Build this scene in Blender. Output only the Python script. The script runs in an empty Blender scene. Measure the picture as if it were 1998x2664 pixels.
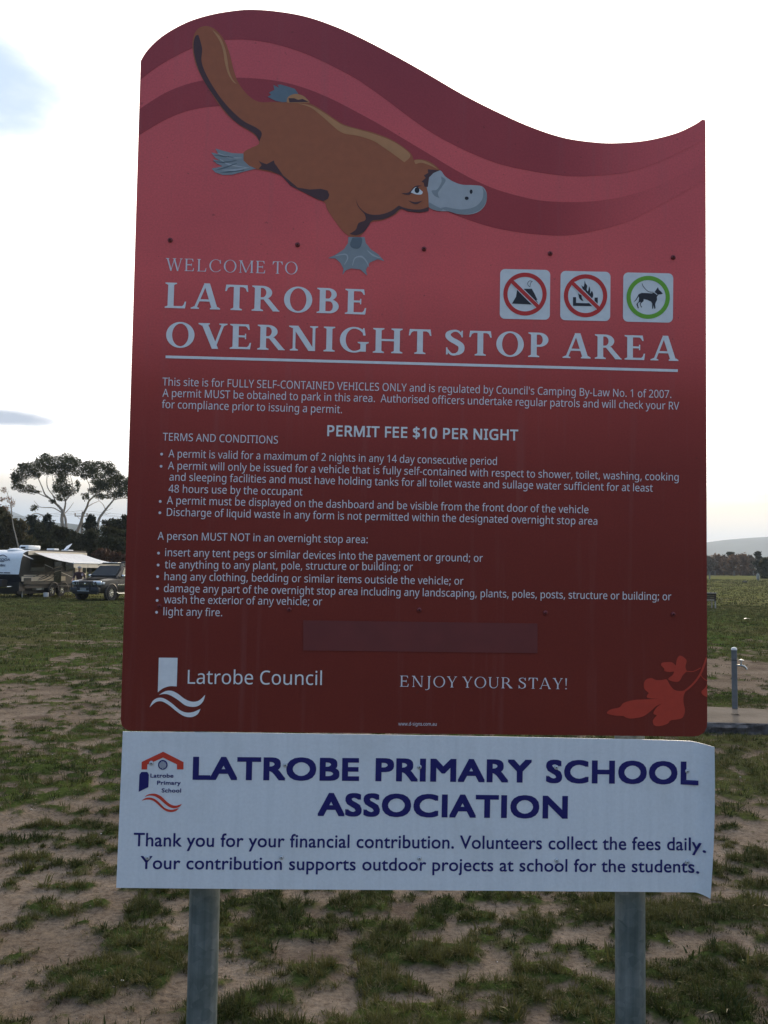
import bpy, bmesh, math, random
import numpy as np
from mathutils import Vector, Matrix
from mathutils.geometry import tessellate_polygon

random.seed(7)
rng = np.random.default_rng(11)
R = math.radians
sc = bpy.context.scene
C = sc.collection

# ------------------------------------------------------------------ camera
F = 2303.0                       # focal length in photo pixels (photo is 1998 x 2664)
CAMP = Vector((0.0, 0.0, 1.70))
PITCH, ROLL = R(3.78), R(0.6)
CR = Matrix.Rotation(R(90) + PITCH, 3, 'X') @ Matrix.Rotation(ROLL, 3, 'Z')
cam = bpy.data.objects.new('camera', bpy.data.cameras.new('camera'))
C.objects.link(cam)
cam.matrix_world = Matrix.Translation(CAMP) @ CR.to_4x4()
cam.data.sensor_fit = 'VERTICAL'
cam.data.sensor_height = 24.0
cam.data.lens = 24.0 * F / 2664.0
cam.data.clip_start = 0.05
cam.data.clip_end = 30000
sc.camera = cam

# ------------------------------------------------------------------ sun, sky, exposure
SUN_EL, SUN_AZ = R(14), R(21)    # azimuth clockwise from +Y (the view direction)
SUNV = Vector((math.sin(SUN_AZ) * math.cos(SUN_EL), math.cos(SUN_AZ) * math.cos(SUN_EL), math.sin(SUN_EL)))
sun = bpy.data.objects.new('sun', bpy.data.lights.new('sun', 'SUN'))
C.objects.link(sun)
sun.data.energy = 2.0
sun.data.angle = R(1.5)
sun.data.color = (1.0, 0.80, 0.58)
sun.rotation_euler = (-SUNV).to_track_quat('-Z', 'Y').to_euler()

sc.view_settings.view_transform = 'Standard'
sc.view_settings.look = 'None'
sc.view_settings.exposure = 0.12
sc.view_settings.gamma = 1.0
sc.view_settings.use_curve_mapping = False
sc.cycles.max_bounces = 6
sc.cycles.diffuse_bounces = 3
sc.cycles.transparent_max_bounces = 6
sc.cycles.use_denoising = True

world = bpy.data.worlds.new('World')
sc.world = world
world.use_nodes = True
WN, WL = world.node_tree.nodes, world.node_tree.links
for n in list(WN): WN.remove(n)
def wn(t, **kw):
    n = WN.new(t)
    for k, v in kw.items(): setattr(n, k, v)
    return n
def wmath(op, a, b=None, c=None, clamp=False):
    n = wn('ShaderNodeMath', operation=op, use_clamp=clamp)
    for i, v in enumerate((a, b, c)):
        if v is None: continue
        if isinstance(v, (int, float)): n.inputs[i].default_value = v
        else: WL.new(v, n.inputs[i])
    return n.outputs[0]
def wmix(f, a, b):
    n = wn('ShaderNodeMix', data_type='RGBA')
    for i, v in ((0, f), (6, a), (7, b)):
        if isinstance(v, tuple): n.inputs[i].default_value = v + (1,)
        elif isinstance(v, (int, float)): n.inputs[i].default_value = v
        else: WL.new(v, n.inputs[i])
    return n.outputs[2]
def wsmooth(v, lo, hi, a=0.0, b=1.0):
    n = wn('ShaderNodeMapRange', interpolation_type='SMOOTHSTEP')
    WL.new(v, n.inputs[0])
    for i, x in ((1, lo), (2, hi), (3, a), (4, b)): n.inputs[i].default_value = x
    return n.outputs[0]
def dirvec(az, el):
    return (math.sin(R(az)) * math.cos(R(el)), math.cos(R(az)) * math.cos(R(el)), math.sin(R(el)))
def wdot(vec):
    n = wn('ShaderNodeVectorMath', operation='DOT_PRODUCT')
    WL.new(tc.outputs['Generated'], n.inputs[0]); n.inputs[1].default_value = vec
    return n.outputs['Value']
tc = wn('ShaderNodeTexCoord')
sky = wn('ShaderNodeTexSky', sky_type='NISHITA')
sky.sun_disc = False
sky.sun_elevation = SUN_EL
sky.sun_rotation = SUN_AZ
sky.dust_density = 1.5
SKY_K = 0.12
skyc = wn('ShaderNodeVectorMath', operation='SCALE'); WL.new(sky.outputs[0], skyc.inputs[0]); skyc.inputs['Scale'].default_value = SKY_K
sep = wn('ShaderNodeSeparateXYZ'); WL.new(tc.outputs['Generated'], sep.inputs[0])
el = sep.outputs['Z']
# cloud sheet: streaky noise, broken towards the horizon and in one gap on the upper left
mp = wn('ShaderNodeMapping'); WL.new(tc.outputs['Generated'], mp.inputs[0]); mp.inputs['Scale'].default_value = (2.2, 2.2, 9.0); mp.inputs['Location'].default_value = (0.3, 0.0, 0.4)
nz = wn('ShaderNodeTexNoise'); WL.new(mp.outputs[0], nz.inputs['Vector']); nz.inputs['Scale'].default_value = 2.0; nz.inputs['Detail'].default_value = 7; nz.inputs['Roughness'].default_value = 0.55
mp2 = wn('ShaderNodeMapping'); WL.new(tc.outputs['Generated'], mp2.inputs[0]); mp2.inputs['Scale'].default_value = (1.0, 1.0, 2.4); mp2.inputs['Location'].default_value = (4.3, 1.0, 0.4)
nz2 = wn('ShaderNodeTexNoise'); WL.new(mp2.outputs[0], nz2.inputs['Vector']); nz2.inputs['Scale'].default_value = 5.0; nz2.inputs['Detail'].default_value = 6
sund = wdot(tuple(SUNV))
glow = wsmooth(sund, -0.3, 0.97)
lum = wmath('MULTIPLY_ADD', wmath('POWER', glow, 2.2), 1.7, 0.74)
cwarm = wmix(glow, (0.50, 0.78, 1.30), (1.10, 1.0, 0.86))
cl = wn('ShaderNodeVectorMath', operation='SCALE'); WL.new(cwarm, cl.inputs[0]); WL.new(lum, cl.inputs['Scale'])
gap = wsmooth(wmath('ADD', wdot(dirvec(-26.5, 25.8)), wmath('MULTIPLY_ADD', nz2.outputs[0], 0.016, -0.008)), 0.9925, 1.0005)
cover = wsmooth(wmath('ADD', nz.outputs[0], wsmooth(el, 0.04, 0.17, -0.28, 0.42)), 0.34, 0.70)
back = wsmooth(sep.outputs['Y'], -0.5, 0.45, 0.75, 1.0)     # the sheet thins out away from the sun
cover = wmath('MULTIPLY', cover, back)
# low band: pale cream over a blue-grey foot
ele = wmath('MULTIPLY_ADD', sep.outputs['X'], 0.11, el)       # clearer blue-grey foot away from the sun side
low = wmix(wsmooth(ele, -0.01, 0.06), (0.34, 0.47, 0.60), (1.42, 1.16, 0.80))
lowk = wsmooth(el, 0.085, 0.16, 1.0, 0.0)
base = wmix(wmath('MULTIPLY', lowk, 0.95), skyc.outputs[0], low)
col = wmix(cover, base, cl.outputs[0])
col = wmix(wmath('MULTIPLY', gap, 0.9), col, (0.47, 0.64, 0.95))       # thinner veil: the blue shows through
# darker streak clouds low on the left
strk = wsmooth(nz2.outputs[0], 0.56, 0.68)
strk = wmath('MULTIPLY', wmath('MULTIPLY', strk, wsmooth(el, 0.12, 0.155)), wsmooth(el, 0.215, 0.175))
col = wmix(wmath('MULTIPLY', strk, 0.15), col, (0.42, 0.47, 0.56))
# one small grey cloud low on the left and two faint ones on the right, with ragged edges
def cloudlet(col, x0, z0, sx, sz, k):
    wob = wmath('MULTIPLY_ADD', nz2.outputs[0], 2.4, -1.2)
    a = wmath('MULTIPLY', wmath('ADD', sep.outputs['X'], -x0), 1 / sx); c = wmath('MULTIPLY', wmath('ADD', el, -z0), 1 / sz)
    d = wmath('ADD', wmath('ADD', wmath('MULTIPLY', a, a), wmath('MULTIPLY', c, c)), wob)
    d = wmath('ADD', d, wmath('MULTIPLY_ADD', nz.outputs[0], 2.0, -1.0))
    return wmix(wmath('MULTIPLY', wmath('MULTIPLY', wsmooth(d, 1.2, 0.1), k), wsmooth(sep.outputs['Y'], 0.0, 0.3)), col, (0.42, 0.49, 0.62))
col = cloudlet(col, -0.385, 0.154, 0.050, 0.010, 0.95)
col = cloudlet(col, -0.350, 0.176, 0.030, 0.004, 0.35)
col = cloudlet(col, 0.375, 0.105, 0.035, 0.004, 0.45)
col = cloudlet(col, 0.390, 0.135, 0.030, 0.004, 0.30)
bg = wn('ShaderNodeBackground'); WL.new(col, bg.inputs[0]); bg.inputs[1].default_value = 1.0
wo = wn('ShaderNodeOutputWorld'); WL.new(bg.outputs[0], wo.inputs[0])

# ------------------------------------------------------------------ helpers
def tag(o, label=None, cat=None, group=None, kind=None):
    if label: o['label'] = label
    if cat: o['category'] = cat
    if group: o['group'] = group
    if kind: o['kind'] = kind
    return o
def empty(name, loc=(0, 0, 0), rz=0.0, mat4=None):
    o = bpy.data.objects.new(name, None)
    C.objects.link(o)
    if mat4 is not None: o.matrix_world = mat4
    else:
        o.location = loc; o.rotation_euler = (0, 0, rz)
    o.empty_display_size = 0.3
    return o
def mk(name, verts, faces, m, parent=None, smooth=False, attrs=None):
    me = bpy.data.meshes.new(name)
    if isinstance(verts, np.ndarray) and isinstance(faces, np.ndarray):
        nv, (nf, k) = len(verts), faces.shape
        me.vertices.add(nv); me.vertices.foreach_set('co', verts.astype(np.float32).ravel())
        me.loops.add(nf * k); me.loops.foreach_set('vertex_index', faces.astype(np.int32).ravel())
        me.polygons.add(nf); me.polygons.foreach_set('loop_start', np.arange(0, nf * k, k, dtype=np.int32))
        me.update(calc_edges=True)
    else:
        me.from_pydata([tuple(v) for v in verts], [], [tuple(f) for f in faces])
        me.update()
    if attrs:
        for an, av in attrs.items():
            a = me.attributes.new(an, 'FLOAT', 'POINT'); a.data.foreach_set('value', np.asarray(av, dtype=np.float32))
    for mm in (m if isinstance(m, (list, tuple)) else [m]): me.materials.append(mm)
    if smooth: me.polygons.foreach_set('use_smooth', [True] * len(me.polygons))
    o = bpy.data.objects.new(name, me)
    C.objects.link(o)
    if parent is not None: o.parent = parent
    return o

class MB:
    """collects simple shapes into ONE mesh"""
    def __init__(s): s.v = []; s.f = []
    def add(s, vs, fs):
        b = len(s.v); s.v += [Vector(v) for v in vs]; s.f += [tuple(i + b for i in f) for f in fs]
        return s
    def box(s, c, d, M=None, taper=1.0):
        x, y, z = d[0] / 2, d[1] / 2, d[2] / 2
        vs = []
        for zz, t in ((-z, 1.0), (z, taper)):
            vs += [Vector((-x * t, -y * t, zz)), Vector((x * t, -y * t, zz)), Vector((x * t, y * t, zz)), Vector((-x * t, y * t, zz))]
        if M is not None: vs = [M @ v for v in vs]
        vs = [v + Vector(c) for v in vs]
        return s.add(vs, [(3, 2, 1, 0), (4, 5, 6, 7), (0, 1, 5, 4), (1, 2, 6, 5), (2, 3, 7, 6), (3, 0, 4, 7)])
    def rbox(s, c, d, r=0.01, M=None):
        bm = bmesh.new(); bmesh.ops.create_cube(bm, size=1.0)
        for v in bm.verts: v.co = Vector((v.co.x * d[0], v.co.y * d[1], v.co.z * d[2]))
        bmesh.ops.bevel(bm, geom=bm.edges[:], offset=r, segments=2, affect='EDGES', profile=0.5)
        vs = [(M @ v.co if M is not None else v.co) + Vector(c) for v in bm.verts]
        s.add(vs, [[v.index for v in f.verts] for f in bm.faces]); bm.free(); return s
    def tube(s, pts, rad, n=8, caps=True):
        pts = [Vector(p) for p in pts]
        if not isinstance(rad, (list, tuple)): rad = [rad] * len(pts)
        b = len(s.v); prev = None
        for i, p in enumerate(pts):
            t = (pts[min(i + 1, len(pts) - 1)] - pts[max(i - 1, 0)]).normalized()
            if prev is None:
                a = t.orthogonal().normalized()
            else:
                a = (prev - t * prev.dot(t)).normalized()
            prev = a; bb = t.cross(a)
            for k in range(n):
                th = 2 * math.pi * k / n
                s.v.append(p + (a * math.cos(th) + bb * math.sin(th)) * rad[i])
        for i in range(len(pts) - 1):
            for k in range(n):
                q = b + i * n
                s.f.append((q + k, q + (k + 1) % n, q + n + (k + 1) % n, q + n + k))
        if caps:
            s.f.append(tuple(b + k for k in range(n))[::-1])
            s.f.append(tuple(b + (len(pts) - 1) * n + k for k in range(n)))
        return s
    def lathe(s, prof, c, axis=(0, 0, 1), n=20):
        ax = Vector(axis).normalized(); a = ax.orthogonal().normalized(); bb = ax.cross(a); c = Vector(c)
        b = len(s.v)
        for (r, h) in prof:
            for k in range(n):
                th = 2 * math.pi * k / n
                s.v.append(c + ax * h + (a * math.cos(th) + bb * math.sin(th)) * max(r, 1e-5))
        for i in range(len(prof) - 1):
            for k in range(n):
                q = b + i * n
                s.f.append((q + k, q + (k + 1) % n, q + n + (k + 1) % n, q + n + k))
        return s
    def prism(s, poly, p0, ex, ey, ez, t):
        """polygon in the (ex, ey) plane at p0, thickness t along ez"""
        p0 = Vector(p0); ex = Vector(ex); ey = Vector(ey); ez = Vector(ez)
        n = len(poly)
        vs = [p0 + ex * x + ey * y for x, y in poly] + [p0 + ex * x + ey * y + ez * t for x, y in poly]
        tri = tessellate_polygon([[Vector((x, y, 0)) for x, y in poly]])
        fs = [tuple(q) for q in tri] + [tuple(i + n for i in q[::-1]) for q in tri]
        fs += [(i, (i + 1) % n, n + (i + 1) % n, n + i) for i in range(n)]
        return s.add(vs, fs)
    def build(s, name, m, parent=None, smooth=False):
        o = mk(name, s.v, s.f, m, parent)
        me = o.data
        bm = bmesh.new(); bm.from_mesh(me); bmesh.ops.recalc_face_normals(bm, faces=bm.faces); bm.to_mesh(me); bm.free()
        if smooth:
            me.polygons.foreach_set('use_smooth', [True] * len(me.polygons))
            try: me.set_sharp_from_angle(angle=R(38))
            except Exception: pass
        return o

def ray(px, py):
    return CR @ Vector(((px - 999.0) / F, -(py - 1332.0) / F, -1.0))
def at(px, py, Y):
    """world point on the ray of photo pixel (px, py) at depth Y metres along +Y"""
    d = ray(px, py)
    return CAMP + d * (Y / d.y)
def gx(px, Y): return at(px, 1484, Y).x

# ------------------------------------------------------------------ materials
def nodes(name):
    m = bpy.data.materials.new(name); m.use_nodes = True
    return m, m.node_tree.nodes, m.node_tree.links, m.node_tree.nodes['Principled BSDF']
def mat(name, col, rough=0.6, metal=0.0, var=0.12, scale=8.0, bump=0.0, bscale=40.0, spec=None, coat=0.0, stretch=None):
    m, N, L, b = nodes(name)
    b.inputs['Roughness'].default_value = rough
    b.inputs['Metallic'].default_value = metal
    if spec is not None: b.inputs['Specular IOR Level'].default_value = spec
    if coat: b.inputs['Coat Weight'].default_value = coat; b.inputs['Coat Roughness'].default_value = 0.08
    t = N.new('ShaderNodeTexCoord')
    src = t.outputs['Object']
    if stretch:
        mpn = N.new('ShaderNodeMapping'); mpn.inputs['Scale'].default_value = stretch; L.new(src, mpn.inputs[0]); src = mpn.outputs[0]
    nzz = N.new('ShaderNodeTexNoise'); nzz.inputs['Scale'].default_value = scale; nzz.inputs['Detail'].default_value = 5
    L.new(src, nzz.inputs['Vector'])
    mr = N.new('ShaderNodeMapRange'); L.new(nzz.outputs[0], mr.inputs[0])
    mr.inputs[1].default_value = 0.3; mr.inputs[2].default_value = 0.7; mr.inputs[3].default_value = 1 - var; mr.inputs[4].default_value = 1 + var
    sc_ = N.new('ShaderNodeVectorMath'); sc_.operation = 'SCALE'; sc_.inputs[0].default_value = col[:3]; L.new(mr.outputs[0], sc_.inputs['Scale'])
    L.new(sc_.outputs[0], b.inputs['Base Color'])
    if bump:
        n2 = N.new('ShaderNodeTexNoise'); n2.inputs['Scale'].default_value = bscale; n2.inputs['Detail'].default_value = 4; L.new(t.outputs['Object'], n2.inputs['Vector'])
        bp = N.new('ShaderNodeBump'); bp.inputs['Strength'].default_value = bump; bp.inputs['Distance'].default_value = 0.02
        L.new(n2.outputs[0], bp.inputs['Height']); L.new(bp.outputs[0], b.inputs['Normal'])
    return m
def leafmat(name, c0, c1, trans=0.35, rough=0.6):
    """two-tone leaf: per-leaf 'tint' attribute mixes the two natural colours"""
    m, N, L, b = nodes(name)
    a = N.new('ShaderNodeAttribute'); a.attribute_name = 'tint'
    mx = N.new('ShaderNodeMix'); mx.data_type = 'RGBA'; L.new(a.outputs['Fac'], mx.inputs[0])
    mx.inputs[6].default_value = tuple(c0) + (1,); mx.inputs[7].default_value = tuple(c1) + (1,)
    L.new(mx.outputs[2], b.inputs['Base Color']); b.inputs['Roughness'].default_value = rough
    b.inputs['Specular IOR Level'].default_value = 0.08
    tr = N.new('ShaderNodeBsdfTranslucent'); L.new(mx.outputs[2], tr.inputs[0])
    ms = N.new('ShaderNodeMixShader'); ms.inputs[0].default_value = trans
    L.new(b.outputs[0], ms.inputs[1]); L.new(tr.outputs[0], ms.inputs[2])
    L.new(ms.outputs[0], N['Material Output'].inputs[0])
    return m
SANS = {
 ' ': "209:",
 '$': "459:203,39 117,47 50,66 50,134 119,111 203,101 203,263 170,273 116,296 79,325 57,362 50,407 52,432 58,455 69,475 101,507 146,529 203,538 203,609 254,609 254,539 332,530 395,509 374,450 317,468 254,478 254,317 342,284 382,258 396,242 406,223 412,202 414,176 409,141 395,111 372,85 340,65 301,51 254,43 254,-47 203,-47/254,105 306,117 323,127 335,140 342,155 345,172 337,205 321,221 294,234 254,246/203,476 169,471 144,460 128,444 123,435 119,413 126,377 141,360 166,346 203,334",
 "'": "180:128,573 112,366 68,366 52,573",
 ',': "215:154,84 128,1 85,-103 33,-103 53,-15 73,93 148,93",
 '-': "258:32,184 32,246 226,246 226,184",
 '.': "215:58,43 59,61 64,75 72,85 82,92 107,97 120,96 142,85 151,75 157,43 156,26 151,12 142,2 132,-6 107,-11 94,-10 72,2 64,12",
 '0': "459:419,287 415,201 401,128 376,70 359,47 339,27 316,12 290,1 261,-6 229,-8 188,-4 153,8 122,27 97,54 76,88 60,129 48,176 42,229 41,346 48,399 58,446 73,486 93,520 119,547 149,566 186,578 229,581 269,578 304,566 335,547 361,520 382,486 399,446 410,399 417,346/110,287 111,238 121,156 131,125 143,98 159,78 178,64 202,55 229,52 256,55 279,64 298,78 314,98 326,124 336,156 347,238 348,287 347,336 336,417 326,449 314,475 298,495 279,510 256,518 229,521 202,518 178,510 159,495 143,475 131,449 121,417 111,336",
 '1': "459:285,0 216,0 216,415 219,499 108,405 71,452 226,573 285,573",
 '2': "459:417,0 38,0 38,59 261,287 295,331 306,353 320,399 322,424 318,453 309,477 294,496 273,510 249,518 221,520 169,514 126,495 83,466 45,513 77,537 113,557 153,572 197,580 255,579 285,572 313,562 336,548 356,531 372,510 384,485 391,458 394,428 386,371 361,318 344,292 301,241 128,67 128,64 417,64",
 '4': "459:443,130 359,130 359,0 291,0 291,130 17,130 17,190 286,576 359,576 359,193 443,193/291,374 295,500 292,500 263,446 86,193 291,193",
 '7': "459:109,0 344,508 35,508 35,573 419,573 419,518 187,0",
 '8': "459:229,581 291,574 341,553 362,538 378,519 390,497 398,472 400,443 394,401 385,383 361,352 346,338 291,303 355,265 389,234 411,196 419,148 416,118 408,90 395,65 378,44 356,26 330,11 300,1 267,-6 231,-8 192,-6 157,0 126,10 100,24 78,42 61,63 49,87 42,115 39,146 47,194 68,232 99,264 158,299 107,336 93,350 71,383 64,401 58,444 60,472 68,497 80,518 97,537 117,552 168,573/108,145 112,119 121,96 138,76 161,60 192,51 229,48 265,51 295,60 319,76 336,96 346,120 350,148 343,182 324,211 310,223 274,246 217,270 157,237 130,212 114,182/228,524 200,521 176,514 155,502 139,486 130,466 127,441 133,406 151,379 179,357 232,330 282,357 307,379 325,406 330,441 327,466 318,486 302,502 282,514 257,521",
 ':': "215:58,43 59,61 64,75 72,85 82,92 107,97 120,96 142,85 151,75 157,43 156,26 151,12 142,2 132,-6 107,-11 94,-10 72,2 64,12/58,387 64,419 72,429 94,440 120,440 132,436 151,419 156,405 156,369 151,355 142,345 120,333 94,333 72,345 64,355 59,369",
 ';': "215:147,84 121,1 78,-103 25,-103 52,14 66,93 141,93/56,387 63,419 71,429 92,440 118,440 130,436 149,419 154,405 154,369 149,355 141,345 118,333 92,333 71,345 63,355 58,369",
 'A': "512:437,0 368,177 141,177 73,0 0,0 224,575 289,575 512,0/282,415 255,500 230,415 165,241 346,241",
 'B': "521:241,573 307,569 361,558 404,541 434,515 453,478 459,431 453,389 446,371 424,340 409,328 392,317 350,304 350,300 373,295 415,279 448,253 461,236 470,215 476,191 478,163 475,130 467,100 454,74 436,52 413,33 385,19 354,8 318,2 279,0 78,0 78,573/256,329 300,331 334,339 357,352 372,371 381,394 384,423 380,451 369,474 351,490 324,502 289,509 150,511 150,329/150,269 150,61 265,61 311,64 346,74 371,91 388,112 398,138 399,188 388,221 362,247 321,263 293,267",
 'C': "507:323,517 266,510 241,502 196,474 162,434 139,383 127,321 128,241 135,200 147,164 164,132 186,105 213,83 244,68 281,58 322,55 394,62 460,78 460,15 416,2 369,-6 312,-8 257,-4 208,8 166,28 130,56 101,90 78,131 62,178 52,230 49,287 51,329 57,369 67,406 81,440 99,471 120,499 145,523 174,543 206,559 242,571 281,578 324,581 381,577 435,565 482,547 453,486 394,508 348,516",
 'D': "585:536,292 533,231 521,177 501,131 474,91 439,58 399,33 351,15 297,4 237,0 78,0 78,573 254,573 309,569 359,558 404,540 443,516 476,484 502,446 521,401 533,350/460,289 457,337 449,379 435,415 416,444 391,469 361,487 327,500 287,508 150,511 150,62 228,62 299,68 357,87 402,119 434,164 454,220",
 'E': "446:398,0 78,0 78,573 398,573 398,509 150,509 150,330 383,330 383,268 150,268 150,63 398,63",
 'F': "416:150,0 78,0 78,573 398,573 398,509 150,509 150,306 383,306 383,243 150,243",
 'G': "584:326,302 524,302 524,22 462,5 398,-5 323,-8 267,-4 217,8 173,28 136,55 105,89 81,130 63,176 52,229 49,286 53,343 65,395 84,442 111,482 145,517 186,544 233,564 286,577 346,581 407,577 465,565 516,547 489,484 421,508 342,517 298,514 259,505 225,489 195,468 170,441 150,409 136,373 127,332 124,286 127,243 134,202 146,166 164,133 187,106 216,84 251,68 292,58 340,55 385,56 452,68 452,238 326,238",
 'H': "594:516,0 443,0 443,267 150,267 150,0 78,0 78,573 150,573 150,330 443,330 443,573 516,573",
 'I': "272:239,0 32,0 32,42 99,57 99,515 32,531 32,573 239,573 239,531 172,515 172,57 239,42",
 'J': "219:-3,-152 -37,-150 -63,-142 -63,-81 -15,-89 21,-85 45,-74 54,-65 69,-38 74,3 74,573 146,573 146,9 144,-26 138,-56 128,-82 114,-104 96,-122 75,-135 52,-145",
 'K': "496:496,0 411,0 209,273 150,222 150,0 78,0 78,573 150,573 150,290 403,573 488,573 261,323",
 'L': "420:78,0 78,573 150,573 150,64 400,64 400,0",
 'M': "727:330,0 142,502 139,502 144,367 144,0 78,0 78,573 184,573 361,103 364,103 544,573 650,573 650,0 578,0 578,371 584,501 581,501 390,0",
 'N': "609:532,0 447,0 141,476 138,476 144,340 144,0 78,0 78,573 161,573 467,99 470,99 464,232 464,573 532,573",
 'O': "626:577,287 570,204 561,166 547,132 531,101 510,73 486,49 459,29 428,13 393,1 355,-6 314,-8 271,-6 232,1 196,13 165,29 138,49 114,73 94,101 78,132 65,167 56,204 49,288 52,344 62,396 78,442 100,482 130,517 166,545 208,565 258,577 314,581 369,577 417,565 459,545 495,517 524,483 547,442 564,396 574,344/125,287 127,241 134,200 145,163 161,131 182,104 207,83 238,67 273,58 314,55 354,58 390,67 420,83 445,104 465,131 481,163 492,200 499,241 501,287 496,354 481,411 456,457 421,491 373,511 314,518 274,515 238,506 207,490 182,469 161,443 145,411 134,374 127,333",
 'P': "485:229,573 297,568 352,553 393,528 421,495 439,454 444,404 439,358 423,316 411,296 375,262 351,249 292,230 256,225 150,223 150,0 78,0 78,573/223,511 150,511 150,285 242,286 298,296 320,306 338,318 352,334 362,352 368,375 370,401 366,435 354,462 334,484 306,499 269,508",
 'R': "499:236,573 281,571 320,565 353,555 381,540 404,522 422,500 434,474 442,444 444,410 442,381 437,356 427,334 415,315 385,285 330,257 487,0 403,0 264,237 150,237 150,0 78,0 78,573/232,510 150,510 150,298 278,301 312,310 338,325 355,347 366,374 370,407 368,430 363,450 355,467 343,480 310,500 261,509",
 'S': "440:403,153 400,121 392,92 378,66 359,44 335,26 307,11 274,1 238,-6 177,-8 100,1 41,19 41,88 86,72 142,59 171,56 228,56 252,60 290,74 316,98 329,129 330,147 325,180 308,207 295,218 255,241 172,274 131,294 85,330 65,359 52,393 49,413 51,464 58,490 71,513 89,533 110,550 136,563 165,573 231,581 318,572 389,549 366,487 302,508 254,516 207,516 169,507 155,499 133,478 126,464 121,434 122,416 133,386 156,362 193,341 307,293 353,264 371,247 385,228 395,206 401,181",
 'T': "446:259,0 187,0 187,509 8,509 8,573 437,573 437,509 259,509",
 'U': "586:513,202 511,164 503,128 489,95 470,65 446,40 416,20 380,4 338,-5 290,-8 225,-2 171,18 128,50 97,93 78,144 72,204 72,573 144,573 144,201 148,158 161,122 182,93 211,72 248,59 294,55 327,57 355,63 379,73 399,88 415,105 427,126 435,149 442,202 442,573 513,573",
 'V': "481:481,573 277,0 204,0 0,573 75,573 215,175 241,80 277,207 405,573",
 'W': "746:735,573 583,0 510,0 399,375 370,488 346,385 234,0 161,0 10,573 85,573 180,199 201,87 211,142 229,215 333,573 407,573 516,212 544,87 564,191 660,573",
 'Y': "454:227,291 376,573 454,573 263,222 263,0 191,0 191,219 0,573 79,573",
 'a': "450:231,437 279,433 318,422 347,403 368,375 381,338 385,293 385,0 334,0 320,61 317,61 279,22 250,5 234,-1 172,-8 124,-2 84,16 68,30 55,48 45,68 37,119 43,159 59,192 87,219 127,238 179,251 316,259 313,317 306,342 293,359 275,371 253,378 205,379 163,370 106,347 84,400 151,426 204,436/252,208 204,203 167,195 141,182 124,165 113,144 110,119 112,97 120,79 132,66 148,56 167,51 188,49 223,52 253,62 279,79 299,103 311,134 315,210",
 'b': "493:139,461 135,373 139,373 169,405 189,419 213,429 240,435 272,437 322,431 365,412 401,381 428,338 444,283 449,215 447,168 439,127 427,91 410,61 390,36 365,17 337,3 306,-5 272,-8 240,-6 213,0 169,24 139,55 133,55 119,0 68,0 68,609 139,609/260,379 231,377 207,371 188,361 172,348 159,330 150,308 140,252 139,214 142,165 150,125 165,93 187,69 219,55 261,51 297,55 325,69 348,93 363,126 373,166 376,216 373,265 363,306 348,338 325,360 296,374",
 'c': "385:241,-8 204,-5 170,2 139,15 112,34 88,58 69,87 55,123 47,165 44,213 47,262 56,305 71,342 90,372 114,396 142,415 174,428 208,435 267,437 309,431 358,415 337,356 292,370 259,375 217,374 193,368 172,358 155,343 141,325 131,303 119,247 119,181 131,126 141,104 155,86 172,71 191,61 214,55 262,54 302,60 351,78 351,15 304,-2",
 'd': "493:221,-8 171,-2 128,17 92,48 65,91 49,146 44,214 49,282 66,338 93,381 128,413 171,432 221,438 262,434 296,423 323,407 354,374 359,374 354,438 354,609 425,609 425,0 368,0 358,58 354,58 323,24 296,7 262,-4/232,51 273,55 305,67 328,88 343,117 352,154 355,213 352,263 343,304 329,336 306,360 274,375 231,379 196,374 168,359 146,334 130,300 120,260 117,213 120,165 130,125 146,93 168,69 197,55",
 'e': "452:234,438 269,435 301,427 329,414 354,396 374,373 390,346 402,315 409,281 411,201 117,201 122,157 134,119 154,90 181,69 215,56 254,52 305,56 348,66 392,82 392,20 327,-1 279,-7 212,-5 176,3 143,17 114,36 90,61 70,91 56,126 47,167 44,212 47,257 55,297 68,333 86,364 108,390 134,411 164,426 198,435/233,380 202,377 175,366 154,348 137,323 125,293 119,257 338,257 333,302 326,322 306,353 276,373",
 'f': "276:266,375 158,375 158,0 87,0 87,375 12,375 12,408 87,432 89,492 95,522 104,547 116,568 132,585 152,597 199,612 259,612 310,599 292,544 251,554 228,556 206,553 189,545 175,532 166,513 160,489 158,430 266,430",
 'g': "493:221,438 248,436 297,422 338,393 355,373 359,373 369,430 425,430 425,-7 423,-46 416,-80 404,-109 388,-135 367,-155 341,-172 310,-183 274,-190 233,-192 147,-186 78,-165 78,-100 99,-110 149,-125 206,-133 237,-134 271,-130 300,-119 324,-101 341,-77 352,-48 358,57 354,57 320,21 299,8 250,-6 221,-8 170,-2 126,18 91,51 65,95 49,149 44,214 49,278 65,332 91,377 126,411 169,431/230,379 207,376 187,370 169,359 153,344 140,326 123,277 117,213 120,165 130,124 146,92 169,68 197,54 232,50 288,58 303,65 326,85 336,98 349,131 355,173 356,214 350,282 343,309 332,331 319,348 302,362 281,371 257,377",
 'h': "496:139,431 135,370 140,370 161,397 188,416 221,429 255,436 306,435 335,430 360,421 382,408 399,391 413,370 423,344 429,314 431,0 361,0 361,275 358,307 351,333 338,353 319,367 295,376 265,379 235,377 210,370 189,360 173,347 160,329 150,308 140,254 139,0 68,0 68,609 139,609",
 'i': "207:139,430 139,0 68,0 68,430/104,591 124,586 133,580 144,560 145,546 144,532 133,512 115,502 104,501 93,502 75,512 68,521 63,546 68,572 75,580 83,586",
 'j': "207:18,-192 -18,-190 -44,-183 -44,-126 -10,-133 25,-132 51,-120 61,-108 66,-90 68,-67 68,430 139,430 139,-64 133,-113 116,-151 87,-177 67,-186/63,546 68,572 75,580 83,586 104,591 124,586 133,580 144,560 145,546 144,532 133,512 115,502 104,501 93,502 75,512 68,521",
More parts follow.
